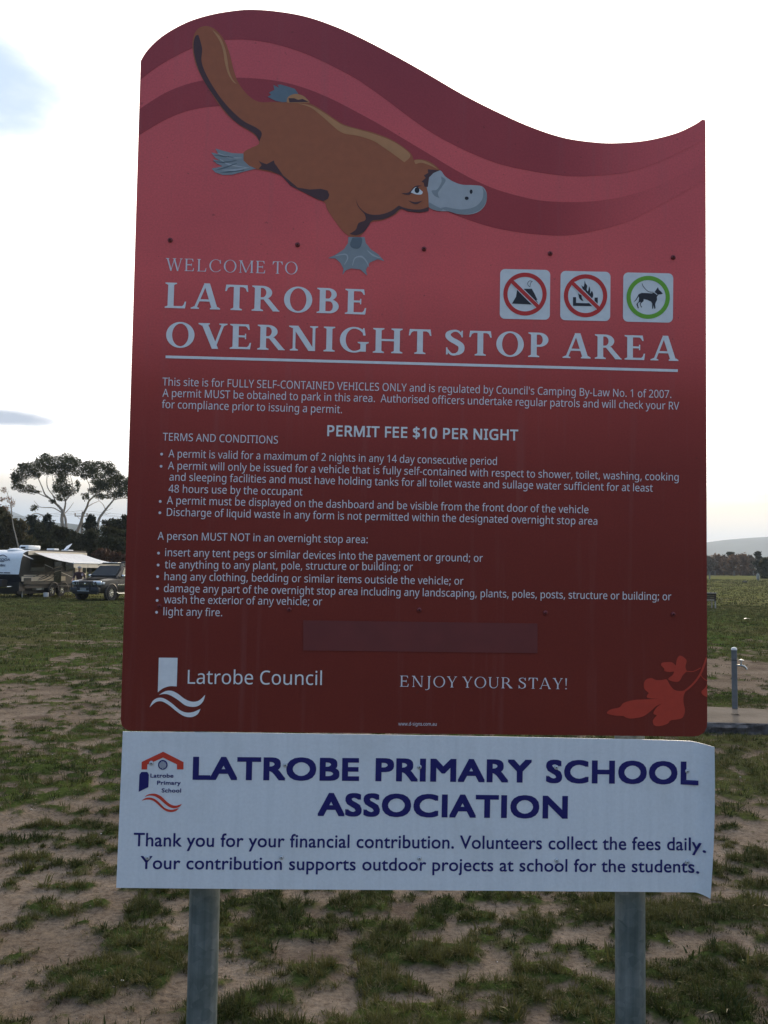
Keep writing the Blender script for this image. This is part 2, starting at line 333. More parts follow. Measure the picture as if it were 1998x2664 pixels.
 'k': "428:138,291 135,221 138,221 189,285 326,430 409,430 235,246 421,0 336,0 187,200 138,158 138,0 68,0 68,609 138,609",
 'l': "207:139,0 68,0 68,609 139,609",
 'm': "750:540,438 584,434 621,421 649,401 669,371 681,330 685,280 685,0 615,0 613,308 606,333 594,353 577,367 555,376 528,379 490,374 460,362 438,342 423,315 414,280 411,237 411,0 342,0 342,277 337,317 325,347 303,367 289,374 253,379 227,377 204,370 185,360 170,347 158,329 150,308 140,255 139,0 68,0 68,430 125,430 136,371 140,371 160,398 201,425 249,437 298,436 325,430 349,420 369,406 386,388 398,366 402,366 418,388 438,406 461,420 486,430",
 'n': "496:275,438 322,434 361,421 391,401 413,371 426,330 431,280 431,0 361,0 361,275 358,307 351,333 338,353 319,367 295,376 265,379 222,374 189,361 166,338 151,308 142,269 139,223 139,0 68,0 68,430 125,430 136,371 140,371 162,398 190,418 222,431",
 'o': "485:442,216 436,150 428,121 417,95 388,51 348,18 324,7 271,-6 241,-8 214,-6 163,7 140,18 100,51 84,71 59,121 46,181 44,216 47,261 55,301 68,336 87,367 110,392 137,412 169,426 204,435 244,438 281,435 316,426 347,412 374,392 398,367 417,336 431,301 439,261/117,216 123,154 141,105 155,86 172,71 192,59 216,53 243,51 270,53 294,59 314,71 331,86 345,105 356,128 367,184 367,248 363,277 345,325 331,344 314,359 294,370 270,376 242,379 202,374 171,359 147,335 130,303 120,263",
 'p': "493:273,438 322,432 365,413 401,383 428,339 444,284 449,216 447,170 439,129 427,93 410,62 390,37 365,17 337,3 306,-5 251,-7 213,1 182,15 158,33 139,55 134,55 139,-5 139,-192 68,-192 68,430 126,430 136,371 139,371 170,405 197,422 231,434/260,379 210,371 190,362 174,349 161,333 145,289 139,216 140,182 150,126 159,103 172,85 188,70 208,59 233,53 261,51 286,53 308,60 326,72 341,88 364,131 371,157 376,217 373,262 363,302 348,334 325,359 296,374",
 'q': "493:354,-9 358,58 354,58 340,40 303,11 279,1 251,-6 219,-8 170,-2 128,17 93,48 66,91 49,146 44,214 47,261 54,302 67,338 83,368 104,393 129,413 157,427 188,435 221,438 253,436 280,429 304,419 324,405 355,371 358,371 369,430 425,430 425,-192 354,-192/233,51 284,58 304,67 320,79 333,96 349,140 355,213 352,263 343,305 328,337 305,361 273,375 231,379 196,374 167,359 145,334 130,300 120,260 117,213 120,165 130,126 146,93 168,70 197,55",
 'r': "331:269,438 319,433 310,368 264,374 232,369 189,346 166,321 149,289 140,251 139,0 68,0 68,430 126,430 134,351 137,351 170,395 198,418 231,433",
 's': "384:348,119 346,92 339,69 327,49 311,32 292,18 268,6 210,-6 148,-7 99,-1 42,19 42,83 81,67 128,54 178,49 211,51 236,57 256,66 269,79 277,94 280,112 271,141 253,158 222,176 103,228 69,252 57,266 48,283 41,324 46,358 61,386 85,408 118,425 157,435 202,438 252,434 298,424 339,409 315,353 238,377 197,380 171,379 131,366 118,356 111,343 108,328 113,307 119,298 139,282 268,226 306,203 333,176 341,159",
 't': "289:212,50 272,59 272,5 226,-6 178,-7 138,4 120,13 91,44 82,66 76,93 74,125 74,375 13,375 13,409 75,437 103,528 144,528 144,430 269,430 269,375 144,375 146,103 153,83 163,69 177,58 193,52",
 'u': "496:427,430 427,0 370,0 359,57 356,57 346,43 321,20 290,4 256,-5 220,-8 187,-6 159,-1 134,8 112,21 95,38 81,59 71,85 65,114 63,430 135,430 135,153 137,122 145,96 158,76 176,62 200,53 230,51 260,53 285,59 306,69 323,82 336,100 345,121 356,175 357,430",
 'v': "407:163,0 0,430 75,430 176,151 201,63 204,63 241,176 332,430 407,430 244,0",
 'w': "630:346,243 316,357 313,357 291,264 207,1 127,1 9,431 82,431 149,170 169,73 172,73 199,180 277,431 354,431 440,149 457,74 460,74 481,169 549,431 621,431 502,1 419,1",
 'x': "424:170,220 22,430 102,430 213,268 322,430 402,430 253,220 410,0 330,0 213,172 94,0 14,0",
 'y': "409:1,430 76,430 174,171 205,68 209,68 245,186 333,430 409,430 213,-85 188,-130 157,-164 117,-185 94,-191 55,-192 9,-186 9,-130 47,-135 72,-134 86,-131 110,-118 138,-87 174,-2",
 'z': "377:346,0 31,0 31,47 262,375 45,375 45,430 340,430 340,377 112,55 346,55",
}

# ------------------------------------------------------------------ ground
def vnoise(x, y, seed=0):
    xi = np.floor(x).astype(np.int64); yi = np.floor(y).astype(np.int64)
    fx = x - xi; fy = y - yi; fx = fx * fx * (3 - 2 * fx); fy = fy * fy * (3 - 2 * fy)
    def h(a, b):
        n = (a * 374761393 + b * 668265263 + seed * 974634777) & 0x7fffffff
        n = ((n ^ (n >> 13)) * 1274126177) & 0x7fffffff
        return ((n ^ (n >> 16)) & 0xffff) / 65535.0
    return (h(xi, yi) * (1 - fx) + h(xi + 1, yi) * fx) * (1 - fy) + (h(xi, yi + 1) * (1 - fx) + h(xi + 1, yi + 1) * fx) * fy
def fbm(x, y, seed=0, oct=4):
    t = 0; a = 0.5; s = 0
    for o in range(oct):
        t = t + a * vnoise(x * 2 ** o + 17.3 * o, y * 2 ** o - 9.1 * o, seed + o); s += a; a *= 0.5
    return t / s
# grass cover against distance from the reader, on the left and on the right of the sign
LR = [1.5, 3.4, 4.3, 5.0, 6.0, 6.9, 7.6, 8.4, 9.3, 10.2, 12.5, 15.0, 17.5, 21, 27, 48, 90]
LC = [.64, .66, .52, .36, .34, .42, .72, .82, .56, .36, .42, .52, .86, .84, .92, .985, .985]
RR = [1.5, 3.4, 4.6, 5.4, 6.6, 7.6, 8.8, 9.6, 11.2, 12.6, 14.2, 15.2, 18.5, 20, 24, 30, 90]
RC = [.66, .68, .62, .44, .38, .82, .92, .78, .82, .72, .30, .14, .16, .66, .90, .985, .985]
def cover(x, y):
    r = np.hypot(x, y)
    l = np.interp(np.log(r), np.log(LR), LC); q = np.interp(np.log(r), np.log(RR), RC)
    s = np.clip((x / np.maximum(r, .1)) / 0.30 * 0.5 + 0.5, 0, 1)
    return l * (1 - s) + q * s
_t = np.random.default_rng(1).uniform(-60, 60, (2, 20000))
_a = fbm(_t[0], _t[1], 3, 4); NM1, NS1 = _a.mean(), _a.std(); _a = fbm(_t[0], _t[1], 9, 4); NM2, NS2 = _a.mean(), _a.std()
def gmask(x, y):
    r = np.hypot(x, y)
    n1 = fbm(x / 0.13 + 5.2, y / 0.12 + 1.7, 3, 4)
    n2 = fbm(x / 0.80 + 2.2, y / 0.60 + 8.7, 9, 4)
    k = np.clip((r - 5) / 12, 0, 1) * 0.25 + 0.20
    n = (((n1 - NM1) / NS1) * (1 - k) + ((n2 - NM2) / NS2) * k) / np.sqrt(k * k + (1 - k) ** 2)
    # threshold from the wanted cover (n is roughly normal, mean .5, sd .105)
    c = np.clip(cover(x, y), 0.02, 0.99)
    z = 4.91 * (c ** 0.14 - (1 - c) ** 0.14)
    return (n + z) * .1            # > 0 where grass grows
def gheight(x, y):
    r = np.hypot(x, y)
    t = np.clip((r - 62) / 150, 0, 1); far = 1.35 * t * t * (3 - 2 * t)
    m = gmask(x, y)
    mound = np.clip(m / 0.10, -0.5, 1) * 0.016 * np.clip(1.6 - r / 30, 0, 1)
    bump = (fbm(x / 0.8, y / 0.8, 21, 3) - 0.5) * 0.035 * np.clip(1.5 - r / 25, 0, 1)
    return far + mound + bump
def gz(x, y): return float(gheight(np.array([x], dtype=float), np.array([y], dtype=float))[0])

fine = np.linspace(R(-33), R(33), 560)
coarse = np.linspace(R(33), R(327), 90)[1:]
ang = np.concatenate([fine, coarse]); NA = len(ang)
rad = np.concatenate([[0.3, 1.0, 1.6], np.geomspace(2.1, 60, 430), np.geomspace(62, 6200, 60)])
A_, R_ = np.meshgrid(ang, rad)
gx_, gy_ = (np.sin(A_) * R_).ravel(), (np.cos(A_) * R_).ravel()
gzv = gheight(gx_, gy_)
gv = np.stack([gx_, gy_, gzv], 1)
ii, jj = np.meshgrid(np.arange(len(rad) - 1), np.arange(NA), indexing='ij')
a0 = ii * NA + jj; a1 = ii * NA + (jj + 1) % NA
gf = np.stack([a0.ravel(), a1.ravel(), (a1 + NA).ravel(), (a0 + NA).ravel()], 1)
gm = gmask(gx_, gy_)
GR = np.hypot(gx_, gy_)
lush = np.interp(np.log(np.maximum(GR, .5)), np.log([1, 20, 26, 34, 44, 60, 120, 400]), [.35, .35, .8, 1.0, .45, .25, .55, .5])
lush = np.where(gx_ < 0, np.interp(GR, [0, 15, 50, 300], [.35, .4, .6, .5]), lush)
gmat, N, L, b = nodes('dirt_and_grass')
t = N.new('ShaderNodeTexCoord')
def noise(N, L, src, scale, det=5, rough=.55):
    n = N.new('ShaderNodeTexNoise'); n.inputs['Scale'].default_value = scale; n.inputs['Detail'].default_value = det; n.inputs['Roughness'].default_value = rough
    L.new(src, n.inputs['Vector']); return n.outputs[0]
def ramp(N, L, src, stops):
    n = N.new('ShaderNodeValToRGB'); L.new(src, n.inputs[0]); e = n.color_ramp.elements
    while len(e) < len(stops): e.new(0.5)
    for k, (p, c) in enumerate(stops): e[k].position = p; e[k].color = tuple(c) + (1,)
    return n.outputs[0]
def mixc(N, L, f, a, b2, mode='MIX'):
    n = N.new('ShaderNodeMix'); n.data_type = 'RGBA'; n.blend_type = mode
    for i, v in ((0, f), (6, a), (7, b2)):
        if isinstance(v, tuple): n.inputs[i].default_value = v + (1,)
        elif isinstance(v, (int, float)): n.inputs[i].default_value = v
        else: L.new(v, n.inputs[i])
    return n.outputs[2]
def mth(N, L, op, a, b2=None, c=None, clamp=False):
    n = N.new('ShaderNodeMath'); n.operation = op; n.use_clamp = clamp
    for i, v in enumerate((a, b2, c)):
        if v is None: continue
        if isinstance(v, (int, float)): n.inputs[i].default_value = v
        else: L.new(v, n.inputs[i])
    return n.outputs[0]
O = t.outputs['Object']
d1 = ramp(N, L, noise(N, L, O, 1.3, 7), [(.3, (.125, .094, .068)), (.5, (.185, .143, .105)), (.7, (.245, .192, .145))])
d2 = ramp(N, L, noise(N, L, O, 38, 6, .7), [(.32, (.52, .48, .45)), (.5, (1, 1, 1)), (.72, (1.35, 1.34, 1.3))])
dirt = mixc(N, L, 1.0, d1, d2, 'MULTIPLY')
damp = ramp(N, L, noise(N, L, O, 1.7, 5, .6), [(.56, (0, 0, 0)), (.66, (1, 1, 1))])
dirt = mixc(N, L, mth(N, L, 'MULTIPLY', damp, .62), dirt, (.075, .052, .040))
straw = mth(N, L, 'MULTIPLY', mth(N, L, 'GREATER_THAN', noise(N, L, O, 120, 3), .62), .5)
dirt = mixc(N, L, straw, dirt, (.10, .075, .05))
at1 = N.new('ShaderNodeAttribute'); at1.attribute_name = 'mask'
at2 = N.new('ShaderNodeAttribute'); at2.attribute_name = 'lush'
g0 = mixc(N, L, at2.outputs['Fac'], (.046, .044, .020), (.050, .095, .016))
at3 = N.new('ShaderNodeAttribute'); at3.attribute_name = 'pale'
g0 = mixc(N, L, at3.outputs['Fac'], g0, (.150, .150, .055))
g1 = ramp(N, L, noise(N, L, O, 2.2, 6), [(.3, (.6, .62, .7)), (.5, (1, 1, 1)), (.72, (1.45, 1.3, 1.1))])
grass = mixc(N, L, 1.0, g0, g1, 'MULTIPLY')
g2 = ramp(N, L, noise(N, L, O, 26, 4, .7), [(.3, (.5, .5, .5)), (.5, (1, 1, 1)), (.7, (1.5, 1.5, 1.4))])
grass = mixc(N, L, 1.0, grass, g2, 'MULTIPLY')
brown = mth(N, L, 'MULTIPLY', ramp(N, L, noise(N, L, O, .12, 5), [(.48, (0, 0, 0)), (.66, (1, 1, 1))]), .7)
grass = mixc(N, L, brown, grass, (.11, .085, .045))
brk = mth(N, L, 'MULTIPLY_ADD', noise(N, L, O, 14, 5, .7), .22, -.11)
fac = mth(N, L, 'ADD', at1.outputs['Fac'], brk)
fac = mth(N, L, 'MULTIPLY_ADD', fac, 12.0, 0.25, clamp=True)
thatch = mth(N, L, 'MULTIPLY_ADD', mth(N, L, 'ADD', at1.outputs['Fac'], brk), 10.0, 0.65, clamp=True)
dirt = mixc(N, L, mth(N, L, 'MULTIPLY', thatch, .7), dirt, (.105, .082, .052))
L.new(mixc(N, L, fac, dirt, grass), b.inputs['Base Color'])
b.inputs['Roughness'].default_value = .95; b.inputs['Specular IOR Level'].default_value = 0
bp = N.new('ShaderNodeBump'); bp.inputs['Strength'].default_value = .8; bp.inputs['Distance'].default_value = .022
L.new(mth(N, L, 'MULTIPLY_ADD', noise(N, L, O, 9, 3, .5), 1.6, noise(N, L, O, 45, 7, .7)), bp.inputs['Height']); L.new(bp.outputs[0], b.inputs['Normal'])
g = mk('ground', gv, gf, gmat, smooth=True, attrs={'mask': gm, 'lush': lush, 'pale': np.interp(np.log(np.maximum(GR, .5)), np.log([1, 40, 62, 5000]), [0, 0, 1, 1])})
tag(g, 'bare sandy soil broken up by patches of short green grass', kind='structure')

# ------------------------------------------------------------------ grass: real blades
SLAB = (Vector((3.0, 9.57)), Vector((5.6, 9.40)), Vector((5.6, 10.25)), Vector((3.0, 10.95)))
def off_slab(x, y):
    yb = 9.57 + (x - 3.0) * (-0.17 / 2.6); yt = 10.95 + (x - 3.0) * (-0.70 / 2.6)
    return ~((x > 2.98) & (x < 5.65) & (y > yb - .05) & (y < yt + .03))
def tufts(r0, r1, per_m2, nb, hgt, wid, half=R(30), seg2=True, thr=0.0, keep=None):
    area = half * (r1 * r1 - r0 * r0)
    n = int(area * per_m2)
    a = rng.uniform(-half, half, n); r = np.sqrt(rng.uniform(r0 * r0, r1 * r1, n))
    x, y = np.sin(a) * r, np.cos(a) * r
    m = gmask(x, y)
    ok = (m + rng.normal(0, .010, n) > thr) & off_slab(x, y)
    if keep is not None: ok &= rng.random(n) < keep(x, y)
    x, y, m = x[ok], y[ok], m[ok]; n = len(x)
    z = gheight(x, y) - .004
    vig = np.clip(.55 + m / .14, .3, 1.3) * rng.uniform(.6, 1.25, n) * (.75 + .6 * fbm(x / .5, y / .5, 40, 2))
    tone = np.clip(rng.normal(.5, .18, n) + (fbm(x / .35, y / .35, 55, 2) - .5) * 2.0, 0, 1)
    X = np.repeat(x, nb); Y = np.repeat(y, nb); Z = np.repeat(z, nb); V = np.repeat(vig, nb); T = np.repeat(tone, nb)
    k = len(X)
    az = rng.uniform(0, 2 * np.pi, k); lean = rng.uniform(.15, 1.25, k); h = hgt * V * rng.uniform(.55, 1.2, k)
    jr = rng.uniform(0, 1, k) * wid * 7; X = X + np.cos(az) * jr; Y = Y + np.sin(az) * jr
    w = wid * rng.uniform(.6, 1.3, k)
    # each blade turns its face at random so that it has width from every side
    fa = az + np.pi / 2 + rng.normal(0, .5, k)
    wx, wy = np.cos(fa) * w / 2, np.sin(fa) * w / 2
    dx, dy = np.cos(az) * np.sin(lean), np.sin(az) * np.sin(lean); dz = np.cos(lean)
    tipx, tipy, tipz = X + dx * h, Y + dy * h, Z + dz * h * .95
    T = np.clip(T + rng.normal(0, .15, k), 0, 1)
    if seg2:
        mx_, my_, mz_ = X + dx * h * .42, Y + dy * h * .42, Z + (dz + .22) * h * .5
        v = np.stack([np.stack([X - wx, Y - wy, Z], 1), np.stack([X + wx, Y + wy, Z], 1),
                      np.stack([mx_ + wx * .8, my_ + wy * .8, mz_], 1), np.stack([mx_ - wx * .8, my_ - wy * .8, mz_], 1),
                      np.stack([tipx, tipy, tipz], 1)], 1).reshape(-1, 3)
        b0 = np.arange(k) * 5
        f = np.concatenate([np.stack([b0, b0 + 1, b0 + 2], 1), np.stack([b0, b0 + 2, b0 + 3], 1), np.stack([b0 + 3, b0 + 2, b0 + 4], 1)])
        return v, f, np.repeat(T, 5)
    v = np.stack([np.stack([X - wx, Y - wy, Z], 1), np.stack([X + wx, Y + wy, Z], 1), np.stack([tipx, tipy, tipz], 1)], 1).reshape(-1, 3)
    b0 = np.arange(k) * 3
    return v, np.stack([b0, b0 + 1, b0 + 2], 1), np.repeat(T, 3)
gl = leafmat('grass_blade', (.024, .036, .010), (.098, .092, .030), .32, .5)
gdry = leafmat('dry_grass_blade', (.13, .10, .05), (.24, .195, .11), .25, .7)
def grass_obj(name, label, parts, m):
    V, Fc, T = [], [], []; o = 0
    for v, f, t_ in parts: V.append(v); Fc.append(f + o); T.append(t_); o += len(v)
    ob = mk(name, np.concatenate(V), np.concatenate(Fc), m, attrs={'tint': np.concatenate(T)})
    return tag(ob, label, 'grass', kind='stuff')
grass_obj('grass', 'short green grass growing in ragged tufts over the sandy soil', [
    tufts(2.2, 6.6, 900, 20, .034, .0032, R(33), thr=-.03),
    tufts(6.6, 15, 210, 13, .042, .007, R(30), seg2=False, thr=-.02),
    tufts(15, 52, 34, 9, .06, .018, R(27), seg2=False), tufts(52, 150, 3, 7, .10, .06, R(27), seg2=False)], gl)
grass_obj('weeds', 'small rosettes of broad leaved weeds among the grass tufts', [tufts(2.2, 7, 14, 12, .055, .0085, R(33))], gl)
grass_obj('dry_grass', 'straw coloured dead grass blades scattered among the green tufts', [
    tufts(2.2, 7, 700, 5, .030, .0026, R(33), seg2=False, thr=-.06),
    tufts(7, 18, 50, 4, .05, .006, R(30), seg2=False, thr=-.03)], gdry)
# little pale stones and crumbs of soil
def crumbs(n, r0, r1, s0, s1):
    a = rng.uniform(R(-30), R(30), n); r = np.sqrt(rng.uniform(r0 * r0, r1 * r1, n)); x, y = np.sin(a) * r, np.cos(a) * r
    ok = off_slab(x, y); x, y = x[ok], y[ok]; n = len(x); z = gheight(x, y)
    base = np.array([[1, 0, 0], [0, 1, 0], [-1, 0, 0], [0, -1, 0], [0, 0, .7], [0, 0, -.5]], float)
    s = rng.uniform(s0, s1, n) ** 1.0
    v = base[None] * s[:, None, None] * rng.uniform(.6, 1.3, (n, 6, 3)); th = rng.uniform(0, 6.28, n)
    c, sn = np.cos(th)[:, None], np.sin(th)[:, None]
    vx = v[:, :, 0] * c - v[:, :, 1] * sn + x[:, None]; vy = v[:, :, 0] * sn + v[:, :, 1] * c + y[:, None]; vz = v[:, :, 2] + z[:, None]
    V = np.stack([vx, vy, vz], 2).reshape(-1, 3)
    f0 = np.array([[0, 1, 4], [1, 2, 4], [2, 3, 4], [3, 0, 4], [1, 0, 5], [2, 1, 5], [3, 2, 5], [0, 3, 5]])
    return V, (f0[None] + (np.arange(n) * 6)[:, None, None]).reshape(-1, 3)
v, f = crumbs(5000, 2.3, 9, .002, .007)
tag(mk('soil_crumbs', v, f, mat('soil_crumb', (.22, .16, .115), .95, var=.5, scale=3)), 'small crumbs of dry soil lying between the grass tufts', 'soil', kind='stuff')
v, f = crumbs(130, 2.4, 9, .004, .010)
tag(mk('pale_pebbles', v, f, mat('pale_pebble', (.5, .46, .40), .8, var=.3, scale=3)), 'small pale pebbles scattered on the soil', 'pebbles', kind='stuff')

# ------------------------------------------------------------------ the two boards on their posts
_U = CR @ Vector((56727, -1183, -2303)).normalized()
_V = CR @ Vector((654, 48515, -2303)).normalized()
_N = _U.cross(_V).normalized(); _V = _N.cross(_U).normalized()
DEPTH = 1.85
P0 = CAMP + ray(1085, 1332) * DEPTH
BASE = P0 - _V * (P0.z / _V.z)
SM = Matrix((_U, _V, _N)).transposed().to_4x4(); SM.translation = BASE
SMI = SM.inverted()
def S(px, py, d=0.0):
    """point of the sign plane (offset d towards the reader) seen at photo pixel px, py; in the sign's own frame"""
    rr = ray(px, py)
    k = ((BASE - CAMP).dot(_N) + d) / rr.dot(_N)
    return SMI @ (CAMP + rr * k)
Sd = lambda x, y, d=0.0: S(x / .8303, y / .8303, d)
def ZM(ox, oy, k): return lambda x, y: (ox + x / k, oy + y / k)

sign = empty('welcome_sign', mat4=SM)
tag(sign, 'tall red painted sign with wavy top edge and platypus picture on two steel posts', 'sign')
school = empty('school_sign', mat4=SM)
tag(school, 'white sign board with dark blue lettering and bent right end, below the red sign', 'sign')

def spl(pts, closed=True, n=6):
    """Catmull-Rom through traced points; a point given as (x, y, 1) is a sharp corner"""
    out = []; m = len(pts)
    for i in range(m if closed else m - 1):
        p1 = pts[i]; p2 = pts[(i + 1) % m]
        p0 = pts[i - 1] if (closed or i > 0) else p1
        p3 = pts[(i + 2) % m] if (closed or i + 2 < m) else p2
        if len(p1) > 2: p0 = p1
        if len(p2) > 2: p3 = p2
        for k in range(n):
            t = k / n
            q = []
            for c in (0, 1):
                a, b_, c_, d_ = p0[c], p1[c], p2[c], p3[c]
                q.append(.5 * (2 * b_ + (c_ - a) * t + (2 * a - 5 * b_ + 4 * c_ - d_) * t * t + (3 * b_ - a - 3 * c_ + d_) * t ** 3))
            out.append(tuple(q))
    if not closed: out.append(tuple(pts[-1][:2]))
    return out
def stroke(pts, w, closed=False, n=6, smooth=True):
    """outline of a line of width w (or list of widths) through pts"""
    ws = w if isinstance(w, (list, tuple)) else [w] * len(pts)
    if len(ws) != len(pts): ws = list(np.interp(np.linspace(0, 1, len(pts)), np.linspace(0, 1, len(ws)), ws))
    if smooth:
        P = spl(pts, closed, n); W = []
        m = len(pts)
        for i in range(len(P)):
            t = i / n; j = int(t); W.append(ws[j % m] + (ws[(j + 1) % m] - ws[j % m]) * (t - j) if j < m - 1 or closed else ws[-1])
    else: P, W = [p[:2] for p in pts], list(ws)
    l, r = [], []
    for i, p in enumerate(P):
        a = P[max(i - 1, 0)]; b_ = P[min(i + 1, len(P) - 1)]
        dx, dy = b_[0] - a[0], b_[1] - a[1]; q = math.hypot(dx, dy) or 1
        l.append((p[0] - dy / q * W[i] / 2, p[1] + dx / q * W[i] / 2)); r.append((p[0] + dy / q * W[i] / 2, p[1] - dx / q * W[i] / 2))
    return l + r[::-1]
def fill2d(loops):
    """triangulate nested or separate closed loops (holes kept) with Blender's own 2D curve fill"""
    cu = bpy.data.curves.new('tmp', 'CURVE'); cu.dimensions = '2D'; cu.fill_mode = 'FRONT'
    for l in loops:
        sp_ = cu.splines.new('POLY'); sp_.points.add(len(l) - 1)
        for i, p in enumerate(l): sp_.points[i].co = (p[0], p[1], 0, 1)
        sp_.use_cyclic_u = True
    ob = bpy.data.objects.new('tmp', cu); me = ob.to_mesh()
    V_ = [(v.co.x, v.co.y) for v in me.vertices]; F_ = [tuple(p.vertices) for p in me.polygons]
    ob.to_mesh_clear(); bpy.data.objects.remove(ob); bpy.data.curves.remove(cu)
    return V_, F_
class Print:
    """flat vinyl shapes; every new shape lies a hair above the one before"""
    def __init__(s, z=.0006): s.v = []; s.f = []; s.z = z; s.parts = []
    def loops(s, loops, dz=.00004, fn=None):
        """loops of local (u, v) points; later loops may be holes"""
        ls = [[Vector((p[0], p[1], 0)) for p in l] for l in loops]
        b0 = len(s.v); fb = len(s.f)
        tri = tessellate_polygon(ls)
        for l in ls: s.v += [Vector((p.x, p.y, s.z + (fn(p.x) if fn else 0))) for p in l]
        s.f += [tuple(b0 + i for i in q) for q in tri]
        s.parts.append((b0, fb, len(s.v), len(s.f)))
        s.z += dz; return s
    def px(s, loops, zm=None, **k):
        L2 = []
        for l in loops:
            q = []
            for p in l:
                x, y = zm(p[0], p[1]) if zm else p[:2]
                w = S(x, y); q.append((w.x, w.y))
            L2.append(q)
        return s.loops(L2, **k)
    def each(s, name, m, parent):
        out = []
        for v0, f0, v1, f1 in s.parts:
            p = Print(); p.v = s.v[v0:v1]; p.f = [tuple(i - v0 for i in q) for q in s.f[f0:f1]]
            out.append(p.build(name, m, parent))
        return out
    def build(s, name, m, parent):
        o = mk(name, s.v, s.f, m, parent)
        me = o.data; bm = bmesh.new(); bm.from_mesh(me)
        for fc in bm.faces:
            fc.normal_update()
            if fc.normal.z < 0: fc.normal_flip()
        bm.to_mesh(me); bm.free(); return o

# --- printed colours
def vmat(name, col, rough=.45, var=.05): return mat(name, col, rough, var=var, scale=60, spec=.35)
M_white = vmat('white_vinyl', (.80, .80, .79))
M_grey = vmat('pale_grey_vinyl', (.76, .72, .74))
y_of = lambda y: S(1085, y).y
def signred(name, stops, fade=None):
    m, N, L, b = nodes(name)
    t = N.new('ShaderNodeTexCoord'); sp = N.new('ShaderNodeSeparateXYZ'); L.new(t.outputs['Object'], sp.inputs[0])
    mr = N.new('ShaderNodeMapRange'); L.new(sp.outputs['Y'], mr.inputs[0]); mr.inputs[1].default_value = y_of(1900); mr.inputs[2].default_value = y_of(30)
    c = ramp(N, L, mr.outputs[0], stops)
    if fade:
        a = N.new('ShaderNodeAttribute'); a.attribute_name = 'fade'
        c0 = ramp(N, L, mr.outputs[0], fade); c = mixc(N, L, a.outputs['Fac'], c, c0)
    n1 = ramp(N, L, noise(N, L, t.outputs['Object'], 3.0, 6, .6), [(.3, (.93, .93, .95)), (.7, (1.06, 1.06, 1.04))])
    n2 = ramp(N, L, noise(N, L, t.outputs['Object'], 260, 3, .6), [(.3, (.92, .92, .92)), (.7, (1.08, 1.08, 1.08))])
    c = mixc(N, L, 1.0, mixc(N, L, 1.0, c, n1, 'MULTIPLY'), n2, 'MULTIPLY')
    sp2 = mth(N, L, 'MULTIPLY', mth(N, L, 'GREATER_THAN', noise(N, L, t.outputs['Object'], 90, 2, .5), .735), .35)
    c = mixc(N, L, sp2, c, (.10, .03, .03))
    mq = N.new('ShaderNodeMapping'); mq.inputs['Scale'].default_value = (26, 1.1, 1); L.new(t.outputs['Object'], mq.inputs[0])
    run = mth(N, L, 'MULTIPLY', ramp(N, L, noise(N, L, mq.outputs[0], 1.5, 5, .6), [(.55, (0, 0, 0)), (.78, (1, 1, 1))]), .16)
    c = mixc(N, L, run, c, (.30, .16, .15))
    L.new(c, b.inputs['Base Color']); b.inputs['Roughness'].default_value = .5; b.inputs['Specular IOR Level'].default_value = .22
    return m
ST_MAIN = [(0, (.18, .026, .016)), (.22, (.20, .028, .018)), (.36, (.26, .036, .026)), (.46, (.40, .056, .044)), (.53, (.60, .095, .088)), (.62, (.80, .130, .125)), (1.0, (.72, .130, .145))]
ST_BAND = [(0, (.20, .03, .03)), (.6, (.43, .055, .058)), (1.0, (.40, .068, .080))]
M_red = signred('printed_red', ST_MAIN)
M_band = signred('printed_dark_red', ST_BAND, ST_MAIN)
M_edge = mat('aluminium_edge', (.62, .62, .60), .35, .8, var=.05)

# panel outline, traced
top = spl([(366, 158, 1), (385, 129), (424, 93), (482, 60), (542, 40), (602, 29), (655, 25), (723, 30), (795, 43), (867, 67), (939, 99), (1024, 143), (1108, 190), (1204, 246), (1301, 295), (1385, 332), (1469, 359), (1554, 371), (1614, 372), (1686, 365), (1758, 347), (1806, 325), (1827, 311)], closed=False, n=6)
outl = top + [(1833, 312), (1835.5, 319)] + [(1840, 1875)] + [(1838.5, 1893), (1831, 1906), (1818, 1914), (1800, 1916)] + [(341, 1901), (326, 1897), (317, 1887), (314, 1872)]
def panel(name, loop, thick, mf, ms, parent):
    n = len(loop); vs = [Vector((p.x, p.y, 0)) for p in loop] + [Vector((p.x, p.y, -thick)) for p in loop]
    tri = tessellate_polygon([[Vector((p.x, p.y, 0)) for p in loop]])
    fs = [tuple(t_) for t_ in tri] + [tuple(i + n for i in t_) for t_ in tri]; k = len(fs)
    fs += [(i, (i + 1) % n, n + (i + 1) % n, n + i) for i in range(n)]
    o = mk(name, vs, fs, [mf, ms], parent)
    bm = bmesh.new(); bm.from_mesh(o.data); bmesh.ops.recalc_face_normals(bm, faces=bm.faces); bm.to_mesh(o.data); bm.free()
    for i, p in enumerate(o.data.polygons):
        if not (p.normal.z > .9): p.material_index = 1
    return o
panel('panel', [S(*p) for p in outl], .003, M_red, M_edge, sign)

